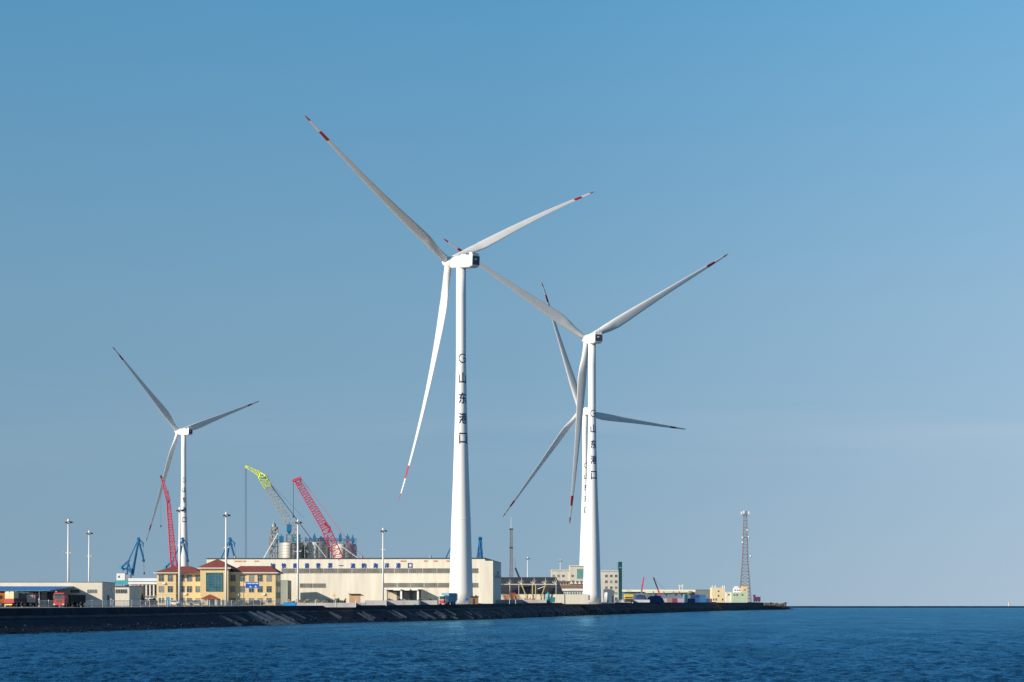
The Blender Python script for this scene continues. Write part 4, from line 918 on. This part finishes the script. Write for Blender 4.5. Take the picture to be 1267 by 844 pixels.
# hedge strips
def hedge(px0, px1, D, h, m, label, name='hedge', cat='hedge', wd=1.2, seed=1, fz=.16, n=900):
    r_ = random.Random(seed); mb = MB(); a, b = X(px0, D), X(px1, D); L = b-a
    for i in range(n):
        px = a + L*r_.random(); hz = h*(.72+.28*math.sin(px*1.7+seed)+.12*math.sin(px*5)); q = Vector((px, D + r_.uniform(-wd, wd)/2, gz(D) + hz*r_.random()**.6))
        u = Vector((r_.uniform(-1,1), r_.uniform(-1,1), r_.uniform(-1,1))).normalized()*fz; v = u.cross(Vector((r_.uniform(-1,1), r_.uniform(-1,1), r_.uniform(-1,1)))).normalized()*fz
        mb.add([q-u, q+v, q+u, q-v], [(0,1,2,3)])
    o = part(name, mb, m, loc=(X((px0+px1)/2, D), D, gz(D))); tag(o, label, cat); return o
hedge(478, 541, 842, 1.7, mat('hedge_green', (.06, .11, .03), .8, 0, .4, 2), 'trimmed green hedge before the loading dock', seed=2, n=2200, fz=.22)
hedge(357, 402, 845, 1.5, mat('dry_hedge', (.36, .29, .17), .85, 0, .3, 2), 'dry brown shrubs at the foot of the cream warehouse', 'shrub_row', 'shrubs', 2.5, 3, .25, 1500)
hedge(404, 428, 850, 1.9, mat('grey_shrub', (.13, .12, .07), .85, 0, .4, 2), 'low grey green shrubs left of the tan sliding door', 'shrub_row', 'shrubs', 2, 4, .25, 900)
hedge(181, 194, 655, 1.9, leaf, 'low green shrubs between the conifer and the yellow building', 'shrub_row', 'shrubs', 2, 5, .2, 600)
hedge(286, 322, 655, 1.1, leafb, 'low dry shrubs before the right wing of the yellow building', 'shrub_row', 'shrubs', 1.5, 6, .18, 800)
# conifer
D = 640; t = thing('conifer_tree', 'dark cone shaped conifer left of the yellow building', 'tree', base(176, D))
part('trunk', MB().tube(base(176, D), base(176, D)+Vector((0,0,2)), .14, .08, 7), bark, t)
r_ = random.Random(8); mb = MB()
for i in range(1100):
    zz = r_.random()**1.15*3.05; rad = .95*(1-zz/3.15)*r_.random()**.4*(1+.15*math.sin(zz*9)); th = r_.random()*6.283; q = base(176, D)+Vector((rad*math.cos(th), rad*math.sin(th), .25+zz))
    u = Vector((math.cos(th), math.sin(th), -.6+r_.uniform(-.4,.4))).normalized()*.13; v = Vector((-math.sin(th), math.cos(th), r_.uniform(-.5,.5))).normalized()*.1
    mb.add([q-u, q+v, q+u, q-v], [(0,1,2,3)])
part('crown', mb, leafd, t)

# parked cars behind the shore fence, half hidden
def car(px, D, yaw, m, label):
    t = thing('parked_car', label, 'car', base(px, D), 'cars parked behind the shore fence')
    part('body', MB().add([(sx*.88, y, zz) for sx in (-1, 1) for y, zz in ((-2.2,.35),(-2.2,.75),(-1.2,.9),(-.6,1.4),(1.0,1.45),(1.8,.95),(2.2,.85),(2.2,.35))],
        [tuple(range(8)), tuple(range(15,7,-1))] + [(k, (k+1)%8, 8+(k+1)%8, 8+k) for k in range(8)]), m, t, local=True)
    part('side_glass', MB().prism([(-.9, .92), (.9, .92), (.9, 1.33), (-.9, 1.33)], -.6, 1.05), glass, t, local=True)
    part('windscreen', MB().add([(-.75,-1.16,.93),(.75,-1.16,.93),(.68,-.66,1.38),(-.68,-.66,1.38)], [(0,1,2,3)]), glass, t, local=True)
    for y in (-1.35, 1.35):
        for s_ in (-1, 1): part('wheel', MB().tube((s_*.7, y, .33), (s_*.92, y, .33), .33, None, 14), black, t, local=True)
    t.rotation_euler.z = yaw
car(216, 640, R(80), white, 'white car parked before the left wing of the yellow building')
car(243, 645, R(85), mat('car_silver', (.4, .42, .45), .3, .6), 'silver car parked left of the red roofed porch')
car(318, 645, R(95), mat('car_dark', (.03, .03, .04), .25), 'dark car parked before the right wing of the yellow building')

# ---------------------------------------------------------------- high-mast lights
def mast(px, pyt, D, label, ringpy=None, w=1.0):
    t = thing('light_mast', label, 'light mast', base(px, D), 'tall white light masts')
    zt_ = Z(pyt, D); g = gz(D); cx_ = X(px, D)
    part('pole', MB().tube((cx_, D, g-.1), (cx_, D, zt_-.4), .34*w, .2*w, 10), polew, t, True)
    hd = MB().lathe((cx_, D, zt_-.35), [(0, .4), (.08, 1.12), (.18, 1.12), (.26, .3)], 16); h_ = part('lamp_ring', hd, greysteel, t)
    for k in range(8):
        a = k*math.pi/4+.3; c_ = Vector((cx_+1.0*math.cos(a), D+1.0*math.sin(a), zt_-.45)); part('floodlight', MB().box(c_-Vector((.28,.28,.14)), c_+Vector((.28,.28,.14))), dark if k % 2 else steel, h_)
    part('cap', MB().lathe((cx_, D, zt_-.1), [(0, .3), (.5, .22), (.7, .05)], 8), polew, t)
    if ringpy:
        zz = Z(ringpy, D); b = MB().box((cx_-1.3, D-.12, zz-.08), (cx_+.9, D+.12, zz+.08)); br = part('bracket', b, polew, t)
        for dx_ in (-1.2, .85): part('camera_box', MB().box((cx_+dx_-.2, D-.3, zz+.08), (cx_+dx_+.2, D+.25, zz+.45)), steel, br)
mast(84.5, 644.5, 640, 'white light mast furthest left, behind the left shed', 684)
mast(110.3, 658.5, 740, 'white light mast second from left, shorter, behind the left shed', 688)
mast(222.3, 630, 628, 'white light mast in front of the left wing of the yellow building', 674.5, 1.25)
mast(279.8, 636, 640, 'white light mast in front of the blue glass front of the yellow building', 677.5, 1.1)
mast(368.6, 645, 660, 'white light mast between the yellow building and the dry shrubs', 682.3, 1.1)
mast(474, 655.5, 715, 'white light mast at the left end of the loading dock', 680)
mast(652.8, 690.5, 1150, 'white light mast behind the dark slate roof', None, .9)
mast(693.2, 693.5, 1500, 'thin light mast behind the pale office block', None, .8)
# small posts
def small_post(px, pyt, D, label, r_=.09):
    t = thing('post', label, 'post', base(px, D), 'short white posts along the road'); part('pole', MB().tube(base(px, D), (X(px, D), D, Z(pyt, D)), r_, None, 6), white, t)
    part('cap', MB().box((X(px, D)-.18, D-.14, Z(pyt, D)), (X(px, D)+.18, D+.14, Z(pyt, D)+.12)), white, t)
for px, py, D, lb in ((200.3, 734, 560, 'tall thin white post at the left corner of the yellow building'), (205.2, 738, 570, 'thin white post beside the blue gate of the yellow building'), (137.4, 741.5, 540, 'short white post at the corner of the left shed'), (630.5, 741.5, 800, 'left of two short white posts right of the warehouse'), (638, 742.5, 810, 'right of two short white posts right of the warehouse'), (760.3, 735, 1110, 'white post at the corner of the small grey shed'), (773.2, 738, 1180, 'white post before the yellow roofed coach')): small_post(px, py, D, lb)
D = 590; t = thing('gate', 'blue panel gate with white posts at the left corner of the yellow building', 'gate', base(209, D))
part('panel', MB().box((X(205.8, D), D, gz(D)), (X(210, D), D+.1, Z(738.8, D))), boxblue, t); part('gatepost', MB().box((X(210.4, D), D-.1, gz(D)), (X(211.4, D), D+.2, Z(737.2, D))), white, t)
# road direction sign on cantilever pole
D = 630; t = thing('road_sign', 'blue road direction sign on a cantilever pole before the yellow building', 'road sign', base(301.5, D)); x = lambda p: X(p, D); z = lambda p: Z(p, D)
part('pole', MB().tube((x(301.5), D, gz(D)-.1), (x(301.5), D, z(719.5)), .12, .09, 8), greysteel, t)
part('arm', MB().tube((x(301.5), D, z(721)), (x(321), D, z(721)), .07, None, 6).tube((x(301.5), D, z(725.5)), (x(321), D, z(725.5)), .07, None, 6), greysteel, t)
bd = part('sign_panel', MB().box((x(304), D-.18, z(728)), (x(320.8), D-.1, z(719.8))), blue, t)
b = MB()
for k in range(9): b.box((x(305.4)+k*.36, D-.2, z(722.6)), (x(305.4)+k*.36+(.26 if k % 3 else .18), D-.18, z(721.2)))
for px in (310, 316.5): b.add([(x(px)-.32, D-.2, z(726.6)), (x(px)+.32, D-.2, z(726.6)), (x(px), D-.2, z(724.6))], [(0,1,2)])
b.box((x(304.3), D-.19, z(720.15)), (x(320.5), D-.18, z(719.95))).box((x(304.3), D-.19, z(727.85)), (x(320.5), D-.18, z(727.65)))
part('marking', b, white, bd)
D = 760; t = thing('warning_sign', 'small yellow diamond warning sign on a post by the road', 'road sign', base(413.5, D))
part('post', MB().tube(base(413.5, D), (X(413.5, D), D, Z(736, D)), .07, None, 6), steel, t)
part('plate', MB().prism([(X(413.5, D)-.5, Z(737, D)), (X(413.5, D), Z(737, D)-.5), (X(413.5, D)+.5, Z(737, D)), (X(413.5, D), Z(737, D)+.5)], D-.16, D-.1), yel, t)

# ---------------------------------------------------------------- silos and elevator tower
def silo(px0, px1, pyt, D, label):
    r_ = (X(px1, D)-X(px0, D))/2; cx_ = (X(px1, D)+X(px0, D))/2; g = gz(D); H = Z(pyt, D)-g
    t = thing('silo', label, 'silo', (cx_, D, g), 'round sheet metal silos')
    pr = [(0, r_), (H-1.0, r_), (H-.1, r_*.93), (H+.55, r_*.3)]
    part('body', MB().lathe((cx_, D, g), pr, 40), silo_m, t, False)
    rb = MB(); k = 0
    zz = 1.0
    while zz < H-1.2: rb.lathe((cx_, D, g+zz), [(0, r_+.01), (.05, r_+.16), (.16, r_+.16), (.2, r_+.01)], 40); zz += 1.25
    part('hoop', rb, mat('hoop_grey', (.38, .38, .34), .5), t)
    rl = MB()
    for a in range(20): th = a*.31416; rl.tube((cx_+math.cos(th)*r_*.94, D+math.sin(th)*r_*.94, g+H-.3), (cx_+math.cos(th)*r_*.94, D+math.sin(th)*r_*.94, g+H+.9), .05, None, 3)
    part('railing', rl, steel, t)
    part('ladder', MB().box((cx_-.25, D-r_-.3, g), (cx_-.15, D-r_-.1, g+H)).box((cx_+.15, D-r_-.3, g), (cx_+.25, D-r_-.1, g+H)), greysteel, t)
    return t
Ds = 1000
SL = [silo(345, 376.5, 671.5, Ds, 'left of three round silos, nearest the lattice elevator tower'), silo(377.5, 408, 671, Ds, 'middle of three round silos behind the warehouse'), silo(410, 441.5, 673, Ds, 'right of three round silos, beside the red lattice boom')]
def collectorbox(px, pyt, pyb, wdt, par, m=collector):
    x0, x1 = X(px-wdt/2, Ds), X(px+wdt/2, Ds); zb, zt_ = Z(pyb, Ds), Z(pyt, Ds)
    o = part('dust_collector', MB().box((x0, Ds-1, zb+(zt_-zb)*.3), (x1, Ds+1, zt_)).add([(x0,Ds-1,zb+(zt_-zb)*.3),(x1,Ds-1,zb+(zt_-zb)*.3),(x1,Ds+1,zb+(zt_-zb)*.3),(x0,Ds+1,zb+(zt_-zb)*.3),((x0+x1)/2-.2,Ds-.2,zb),((x0+x1)/2+.2,Ds-.2,zb),((x0+x1)/2+.2,Ds+.2,zb),((x0+x1)/2-.2,Ds+.2,zb)], [(0,3,2,1),(4,5,6,7),(0,1,5,4),(1,2,6,5),(2,3,7,6),(3,0,4,7)]), m, par)
    part('exhaust_stack', MB().tube(((x0+x1)/2, Ds, zt_), ((x0+x1)/2, Ds, zt_+.9), .22, None, 8), m, o)
collectorbox(348, 663.5, 672, 5, SL[0]); collectorbox(357.8, 649, 661, 5.5, SL[0]); collectorbox(365, 663.5, 671.5, 4.5, SL[0], crane_t)
collectorbox(389, 662.5, 671, 3, SL[1]); collectorbox(405, 664.5, 671, 2.6, SL[1]); collectorbox(370.5, 665, 672, 2.4, SL[0]); collectorbox(421, 661.5, 671, 3.2, SL[2]); collectorbox(430, 663.5, 672.5, 4.2, SL[2]); collectorbox(436.3, 664.5, 673, 2.6, SL[2])
b = MB().box((X(354.5, Ds), Ds-1.5, Z(671.5, Ds)), (X(355, Ds), Ds+1.5, Z(661, Ds))).box((X(361, Ds), Ds-1.5, Z(671.5, Ds)), (X(361.5, Ds), Ds+1.5, Z(661, Ds))).box((X(354, Ds), Ds-1.6, Z(662, Ds)), (X(372, Ds), Ds+1.6, Z(661.3, Ds))).box((X(354, Ds), Ds-1.6, Z(667, Ds)), (X(362, Ds), Ds+1.6, Z(666.5, Ds)))
b.tube((X(362, Ds), Ds-1.5, Z(664, Ds)), (X(380, Ds), Ds-1.5, Z(668, Ds)), .1, None, 4); part('catwalk', b, greysteel, SL[0])
b = MB().box((X(393, Ds), Ds-1.2, Z(671, Ds)), (X(403, Ds), Ds+1.2, Z(669, Ds))).tube((X(392, Ds), Ds, Z(670, Ds)), (X(397, Ds), Ds, Z(663.5, Ds)), .18, None, 5).tube((X(402, Ds), Ds, Z(670, Ds)), (X(397, Ds), Ds, Z(663.5, Ds)), .18, None, 5).tube((X(378, Ds), Ds-.5, Z(671.5, Ds)), (X(378, Ds), Ds-.5, Z(664.5, Ds)), .15, None, 5).tube((X(383, Ds), Ds-.5, Z(671.5, Ds)), (X(383, Ds), Ds-.5, Z(665.5, Ds)), .15, None, 5)
b.tube((X(377, Ds), Ds-.6, Z(668.5, Ds)), (X(441, Ds), Ds-.6, Z(669.5, Ds)), .2, None, 4).tube((X(377, Ds), Ds-.6, Z(666, Ds)), (X(441, Ds), Ds-.6, Z(667, Ds)), .12, None, 4)
for px in range(378, 441, 4): b.tube((X(px, Ds), Ds-.6, Z(668.5, Ds)), (X(px+2, Ds), Ds-.6, Z(666.3, Ds)), .1, None, 3).tube((X(px+2, Ds), Ds-.6, Z(666.3, Ds)), (X(px+4, Ds), Ds-.6, Z(668.7, Ds)), .1, None, 3)
for px in (380, 392, 404, 414, 426, 438): b.tube((X(px, Ds), Ds-.6, Z(671.5, Ds)), (X(px, Ds), Ds-.6, Z(668.5, Ds)), .14, None, 4)
b.box((X(396, Ds), Ds-1, Z(669, Ds)), (X(401, Ds), Ds+1, Z(665, Ds)))
part('conveyor_head', b, mat('head_navy', (.03, .06, .11), .6), SL[1])
D = 985; t = thing('elevator_tower', 'grey lattice elevator tower left of the silos', 'tower', base(338, D)); x = lambda p: X(p, D); z = lambda p: Z(p, D)
part('lattice_frame', MB().lattice((x(338), D+2, gz(D)), (x(339), D+2, z(652)), 3.3, 2.4, 16, .13), greysteel, t)
for px in (335.5, 339, 342.3): part('bucket_leg', MB().box((x(px)-.28, D-.2, gz(D)), (x(px)+.28, D+.5, z(658))), steel, t)
for zz in (684, 676, 668, 660): part('platform', MB().box((x(334), D-.6, z(zz)), (x(344), D+4, z(zz)+.18)), greysteel, t)
part('head_box', MB().box((x(336.5), D, z(657)), (x(342), D+2.5, z(652))).lathe((x(338.8), D+1, z(652)), [(0, .9), (1.2, .8), (1.7, .3), (2.6, .12)], 10).box((x(340), D, z(660)), (x(344), D+1.5, z(655))), mat('head_grey', (.3, .31, .31), .5, .3, .3, 1), t)
part('side_casing', MB().box((x(333), D+1, gz(D)), (x(335), D+3, z(664))), brown, t)
part('inclined_duct', MB().tube((x(326), D-1, z(692)), (x(344.5), D-1, z(659.5)), .2, None, 6), white, t)
part('inclined_duct', MB().tube((X(417.5, 985), 985, Z(672, 985)), (X(442.5, 985), 985, Z(690.5, 985)), .16, None, 6).tube((X(390, 985), 985, Z(672, 985)), (X(404, 985), 985, Z(690.5, 985)), .12, None, 6), white, SL[2])

# ---------------------------------------------------------------- portal cranes (blue, level-luffing)
DC = 1300; sC = DC / F; gC = gz(DC)
def cl(px, py, y=0): return Vector(((px - 165) * sC, y, EYE + (HOR - py) * sC - gC))
def portal_crane(loc, label):
    t = thing('portal_crane', label, 'crane', loc, 'blue portal cranes'); L_ = dict(local=True)
    H0 = cl(0, 722).z - 3.5
    for sx_ in (-1, 1):
        for sy_ in (-1, 1): part('leg', MB().tube((-4 + sx_*5.2, sy_*5.2, 0), (-4 + sx_*2.2, sy_*2.2, H0), .55, .45, 4), crane_b, t, **L_)
    part('sill_beam', MB().box((-9.7, -5.7, .2), (1.7, -4.7, 1.3)).box((-9.7, 4.7, .2), (1.7, 5.7, 1.3)), crane_b, t, **L_)
    part('slewing_ring', MB().lathe((-4, 0, H0-.4), [(0, 3.3), (1.2, 3.3), (1.3, 2.6), (3.2, 2.4)], 20), crane_b, t, **L_)
    part('deck', MB().box(cl(142.3, 722.2, -2.6), cl(163, 718.2, 2.6)), crane_t, t, **L_)
    mh = part('machinery_house', MB().box(cl(145, 718.1, -2.2), cl(155.5, 709.6, 2.2)), white, t, **L_); part('house_window', MB().box(cl(147, 715, -2.26), cl(149, 712.5, -2.2)), glass, mh, **L_)
    part('house_shade_side', MB().box(cl(155.6, 718.1, -2.0), cl(162, 711, 2.0)), mat('house_shade_grey', (.25, .27, .33), .6), t, **L_)  # grey colour paints the shaded right part of the white house
    b = MB()
    for y in (-1.1, 1.1): b.tube(cl(163.5, 712, y), cl(171.6, 667.5, y*.4), .75, .42, 6)
    for k in range(8): f_ = (k+.5)/8; b.tube(cl(163.5+8.1*f_, 712-44.5*f_, -1.1+.66*f_), cl(163.5+8.1*(f_+.06), 712-44.5*(f_+.06), 1.1-.66*f_), .15, None, 4)
    part('boom', b, crane_b, t, **L_)
    part('a_frame', MB().tube(cl(157, 712, -1), cl(158.5, 694.5, -.6), .3, None, 5).tube(cl(157, 712, 1), cl(158.5, 694.5, .6), .3, None, 5).tube(cl(163, 711, -1), cl(158.5, 695, -.6), .28, None, 5).tube(cl(163, 711, 1), cl(158.5, 695, .6), .28, None, 5).tube(cl(150, 703, 0), cl(160, 705, 0), .4, None, 5), crane_b, t, **L_)
    part('tie_rod', MB().tube(cl(158, 696, 0), cl(171, 667.8, 0), .38, .26, 6), crane_b, t, **L_)
    part('rocker_arm', MB().beam(cl(150, 702.5), cl(160.5, 693), 1.2, 1.0).beam(cl(152, 706), cl(160, 700), .8, .6), crane_b, t, **L_)
    part('counterweight', MB().box(cl(147.6, 704.2, -1.3), cl(151, 700.4, 1.3)), crane_t, t, **L_)
    part('boom_head', MB().tube(cl(171.4, 666.7, -.9), cl(171.4, 666.7, .9), .9, None, 10), crane_b, t, **L_)
    part('jib', MB().tube(cl(171.2, 668, -.5), cl(177.7, 692.5, -.3), .55, .4, 6).tube(cl(171.2, 668, .5), cl(177.7, 692.5, .3), .55, .4, 6).tube(cl(171.2, 667, 0), cl(177.6, 672.2, 0), .3, None, 5).tube(cl(177.6, 672.2, 0), cl(176.5, 676.5, 0), .28, None, 5).tube(cl(177.6, 672.2, 0), cl(173.5, 674, 0), .2, None, 5).tube(cl(177.3, 672, 0), cl(178, 693, 0), .1, None, 4), crane_b, t, **L_)
    part('jib_head', MB().box(cl(176.3, 695.3, -.8), cl(179.1, 692.2, .8)), mat('head_dark_blue', (.01, .05, .12), .5), t, **L_)
    part('hoist_rope', MB().tube(cl(178, 695.3), cl(178.4, 708.5), .09, None, 4), rope, t, **L_)
    part('hook_block', MB().lathe(cl(178.4, 711), [(0, .1), (.4, .5), (1.1, .45), (1.4, .15)], 8), rope, t, **L_)
    part('operator_cab', MB().box(cl(160, 708, -2.8), cl(164, 703.5, -1.2)), crane_b, t, **L_)
    return t
def cpos(apx): return Vector((X(apx - 6.4, DC), DC, gC))
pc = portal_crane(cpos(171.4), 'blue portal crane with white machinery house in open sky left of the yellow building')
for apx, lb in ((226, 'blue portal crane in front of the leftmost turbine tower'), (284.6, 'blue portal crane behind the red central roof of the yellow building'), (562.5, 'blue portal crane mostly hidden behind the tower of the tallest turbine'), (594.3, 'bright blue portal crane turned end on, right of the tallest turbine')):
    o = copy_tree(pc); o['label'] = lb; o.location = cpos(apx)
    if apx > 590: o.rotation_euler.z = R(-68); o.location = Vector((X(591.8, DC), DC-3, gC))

# ---------------------------------------------------------------- crawler cranes with lattice booms
def crawler_base(t, p, m):
    g = p.z
    part('crawler_track', MB().box((p.x-4, p.y-3.6, g), (p.x+4, p.y-2.4, g+1.2)), black, t); part('crawler_track', MB().box((p.x-4, p.y+2.4, g), (p.x+4, p.y+3.6, g+1.2)), black, t)
    part('carbody', MB().box((p.x-2, p.y-2.4, g+.5), (p.x+2, p.y+2.4, g+1.3)), dark, t)
    part('superstructure', MB().box((p.x-2.5, p.y-1.7, g+1.35), (p.x+5, p.y+1.7, g+3.6)), m, t); part('cab', MB().box((p.x-4.1, p.y-2, g+1.6), (p.x-2.55, p.y-.5, g+3.8)), glass, t)
    part('counterweight', MB().box((p.x+5.05, p.y-2, g+1.4), (p.x+6.5, p.y+2, g+3.9)), dark, t)
# lime and grey boom
D = 1080; t = thing('crawler_crane', 'crawler crane with grey lattice boom and lime green tip behind the silos', 'crane', base(415, D), 'crawler cranes with lattice booms')
foot = base(411, D)+Vector((0,0,2)); q = lambda px, py, dy=0: P(px, py, D, dy)
crawler_base(t, base(414, D), lime)
bt = q(332, 603.5)
part('boom', MB().lattice(foot, bt, 3.2, 3.0, 34, .13), boomgrey, t)
part('boom_head', MB().lattice(bt, q(325.5, 591.5), 3.0, 3.6, 3, .2).lattice(q(325.5, 591.5), q(320.8, 586), 3.4, 1.6, 2, .2).beam(q(323.5, 588.6), q(318, 584.2), 1.6, 2.2), lime, t)
part('jib', MB().lattice(q(320.5, 586), q(306, 578.3), 1.8, .9, 6, .14), lime, t)
part('jib_tip', MB().beam(q(307, 579), q(303.6, 577), .9, 1.2), mat('tip_yellow', (.75, .70, .05), .5), t)
part('pendant', MB().tube(q(331.8, 595.5), q(389.5, 672.8), .22, None, 4).tube(q(389.5, 672.8), q(404, 692), .16, None, 4), rope, t)
part('back_stay', MB().tube(q(323, 586), q(376, 641), .05, None, 3).tube(q(324, 586.5), q(331.8, 595.5), .1, None, 3), rope, t)
hr = part('hoist_rope', MB().tube(q(303.6, 578.5), q(303.6, 722), .11, None, 4).tube(q(305.2, 579.5), q(305.2, 722), .09, None, 4), rope, t)
part('hook_block', MB().box(q(302.8, 724, -.5), q(306, 721.5, .5)), yel, hr)
# red boom
D = 955; t = thing('crawler_crane', 'crawler crane with thick red lattice boom leaning left beside the silos', 'crane', base(443, D), 'crawler cranes with lattice booms')
q = lambda px, py, dy=0: P(px, py, D, dy); crawler_base(t, base(446, D), pink)
part('boom', MB().lattice(base(441, D)+Vector((0,0,2)), q(403, 654), 3.8, 3.4, 16, .14).lattice(q(403, 654), q(369, 597), 3.2, 2.4, 20, .12), pink, t)
part('boom_head', MB().beam(q(364, 594.5), q(372.5, 591.5), 2.2, 1.1).tube(q(363.5, 595, -.6), q(363.5, 595, .6), .7, None, 10).tube(q(371.5, 591), q(372, 597), .3, None, 5).tube(q(364.5, 595), q(371, 601), .25, None, 5), pink, t)
part('mast_bracket', MB().tube(q(402, 648), q(408.5, 653.2), .45, None, 6).tube(q(408.5, 653.2), q(406, 659), .4, None, 6), pink, t)
part('pendant', MB().tube(q(371.5, 591), q(430, 668, .5), .09, None, 4).tube(q(430, 668, .5), q(452, 692, .5), .14, None, 4).tube(q(371.5, 591), q(430, 668, -.8), .09, None, 4).tube(q(430, 668, -.8), q(440, 700, -.8), .12, None, 4), pink, t)
hr = part('hoist_rope', MB().tube(q(363, 595), q(363, 638), .12, None, 4), rope, t); part('hook_block', MB().box(q(362.2, 640.5, -.4), q(363.8, 637.6, .4)), rope, hr)
# pink boom by the leftmost turbine
D = 1150; t = thing('crawler_crane', 'crawler crane with slim pink lattice boom left of the leftmost turbine tower', 'crane', base(219, D), 'crawler cranes with lattice booms')
q = lambda px, py, dy=0: P(px, py, D, dy); crawler_base(t, base(221, D), pink)
part('boom', MB().lattice(base(220, D)+Vector((0,0,2)), q(214.2, 690), 2.6, 2.6, 5, .22).lattice(q(214.2, 690), q(208.3, 622), 2.6, 1.6, 20, .17), pink, t)
part('jib', MB().lattice(q(208.3, 620), q(200.5, 592), 1.8, .8, 9, .15).tube(q(208, 607), q(209, 620), .15, None, 4), pink, t)
part('jib_tip', MB().beam(q(200.5, 592.5), q(198.8, 588.5), .8, .9), rope, t); part('boom_joint', MB().box(q(207.2, 622.5, -.9), q(209.8, 619, .9)), purple, t)
hr = part('hoist_rope', MB().tube(q(199, 590), q(199, 650), .04, None, 3).tube(q(208, 642), q(207.4, 615), .08, None, 3), rope, t); part('hook_block', MB().lathe(q(199, 652.4), [(0, .1), (.3, .35), (.8, .35), (1.0, .1)], 8), rope, hr)
# small far cranes
def far_crane(label, px0, py0, px1, py1, D, m, m2, line=None):
    t = thing('mobile_crane', label, 'crane', base(px0, D), 'distant mobile cranes'); a = P(px0, py0, D); a.z = max(a.z, gz(D)+2); b = P(px1, py1, D); c_ = a.lerp(b, .45)
    part('lower_boom', MB().beam(a, c_, 1.1, 1.1), m2, t); part('upper_boom', MB().beam(c_, b, .9, .95), m, t)
    part('carrier', MB().box((a.x-4, a.y-1.3, gz(D)+.4), (a.x+4, a.y+1.3, gz(D)+2.1)), m2, t)
    for k in (-3, -1.6, 2.6):
        part('wheel', MB().tube((a.x+k, a.y-1.4, gz(D)+.55), (a.x+k, a.y+1.4, gz(D)+.55), .55, None, 12), black, t)
    if line: part('rope', MB().tube(b, P(*line, D), .07, None, 3), rope, t)
far_crane('distant crane with short red boom above the long pale roof', 792.5, 742, 796.6, 714.2, 1700, pink, greysteel, (792, 733))
far_crane('distant crane with dark boom leaning left above the long pale roof', 818, 740, 808.5, 714.5, 1700, rope, pink, (823, 730))
far_crane('distant dark boomed crane behind the slate roof', 652, 738, 637.5, 702.5, 1150, rope, dark, (637.2, 690))

# ---------------------------------------------------------------- lattice masts
def lattice_mast(label, px, pyb, pyt, D, wpx0, wpx1, n, r_, heads, thin):
    t = thing('lattice_mast', label, 'mast', base(px, D), 'steel lattice masts'); g = base(px, D); top = P(px, pyt, D)
    w0, w1 = wpx0*D/F, wpx1*D/F
    b = MB(); mid = g.lerp(top, .5); MW = w0*.38 + w1*.3
    b.lattice(g, mid, w0, MW, n//2, r_, legs=1.4).lattice(mid, top, MW, w1, n//2, r_, legs=1.4); part('lattice_frame', b, mat('mast_steel', (.20, .15, .14), .55, .2, .2, 1), t)
    for py, wd, hh, m_ in heads:
        c_ = P(px, py, D); part('platform', MB().box(c_-Vector((wd/2, wd/2, .12)), c_+Vector((wd/2, wd/2, .12))).box(c_-Vector((wd*.4, wd*.4, -.1)), c_+Vector((wd*.4, wd*.4, hh))), m_, t)
    part('spire', MB().tube(top, P(px, thin, D), .25, .1, 5), steel, t)
    return t
lattice_mast('slim steel lattice mast rising behind the slate roof', 632.5, 745, 654, 1250, 7, 2.6, 30, .13, [(655, 2.4, .5, dark), (678, 2.2, .5, dark)], 640)
t = lattice_mast('tall steel lattice mast with antennas at the end of the pier', 922, 744, 636, 2060, 14, 3.6, 26, .17, [(637.5, 5.2, .4, greysteel), (665, 3.6, .3, greysteel)], 629)
D = 2060; q = lambda px, py, dy=0: P(px, py, D, dy)
for px, py in ((917.2, 634.5), (920, 633.5), (923.5, 633.8), (926.3, 634.2)): part('antenna_panel', MB().box(q(px-.8, py+2, -1.2), q(px+.8, py-1.4, -.8)), white if px != 923.5 else greysteel, t)
for px, py in ((918.8, 666), (926.2, 665.5), (918.8, 672), (924.5, 657), (928.6, 689)): part('dish', MB().lathe(q(px, py, -2), [(0, .5), (.35, .9), (1.0, .9), (1.3, .4)], 10), white, t)
D = 2080; t = thing('harbour_vehicle', 'plum coloured tractor unit parked right of the lattice mast', 'vehicle', base(936, D))
part('body', MB().box((X(932.5, D), D, gz(D)+.8), (X(941, D), D+3, Z(738.5, D))), purple, t); part('cab', MB().box((X(932, D), D-.1, Z(738.4, D)), (X(935, D), D+2.8, Z(736, D))), purple, t); part('cab_glass', MB().box((X(932.4, D), D-.14, Z(738, D)), (X(934.6, D), D+.1, Z(736.8, D))), glass, t)
for px in (933.6, 936.5, 939.6): part('wheel', MB().tube((X(px, D), D-.1, gz(D)+.6), (X(px, D), D+3.1, gz(D)+.6), .6, None, 12), black, t)

# ---------------------------------------------------------------- far breakwater and beacon
D = 5000; b = MB(); r_ = random.Random(2); n = 90; rows = []
for i in range(n+1):
    px = 900 + (1500-900)*i/n; jt = r_.uniform(-.35, .35); rows.append([(X(px, D), D-22, -1), (X(px, D), D-3, 2.9+jt), (X(px, D), D+3, 3.0+jt), (X(px, D), D+22, -1)])
b.add([v for r in rows for v in r], [(i*4+j, (i+1)*4+j, (i+1)*4+j+1, i*4+j+1) for i in range(n) for j in range(3)])
tag(part('breakwater', b, rock_m, loc=(X(1200, D), D, 0)), 'long low dark breakwater on the horizon', 'breakwater')
t = thing('beacon', 'small pale beacon with orange top on the far breakwater', 'beacon', (X(1248.5, 4990), 4990, 3.8))
part('tower', MB().lathe((X(1248.5, 4990), 4990, 3.6), [(0, 2.2), (1, 2.2), (1.2, 1.4), (8, 1.1), (8.2, 1.8), (8.6, 1.8)], 12), mat('beacon_pale', (.66, .52, .42), .6), t, False)
part('lantern', MB().lathe((X(1248.5, 4990), 4990, 12.2), [(0, 1), (2.2, 1), (3.2, .1)], 10), orange, t)
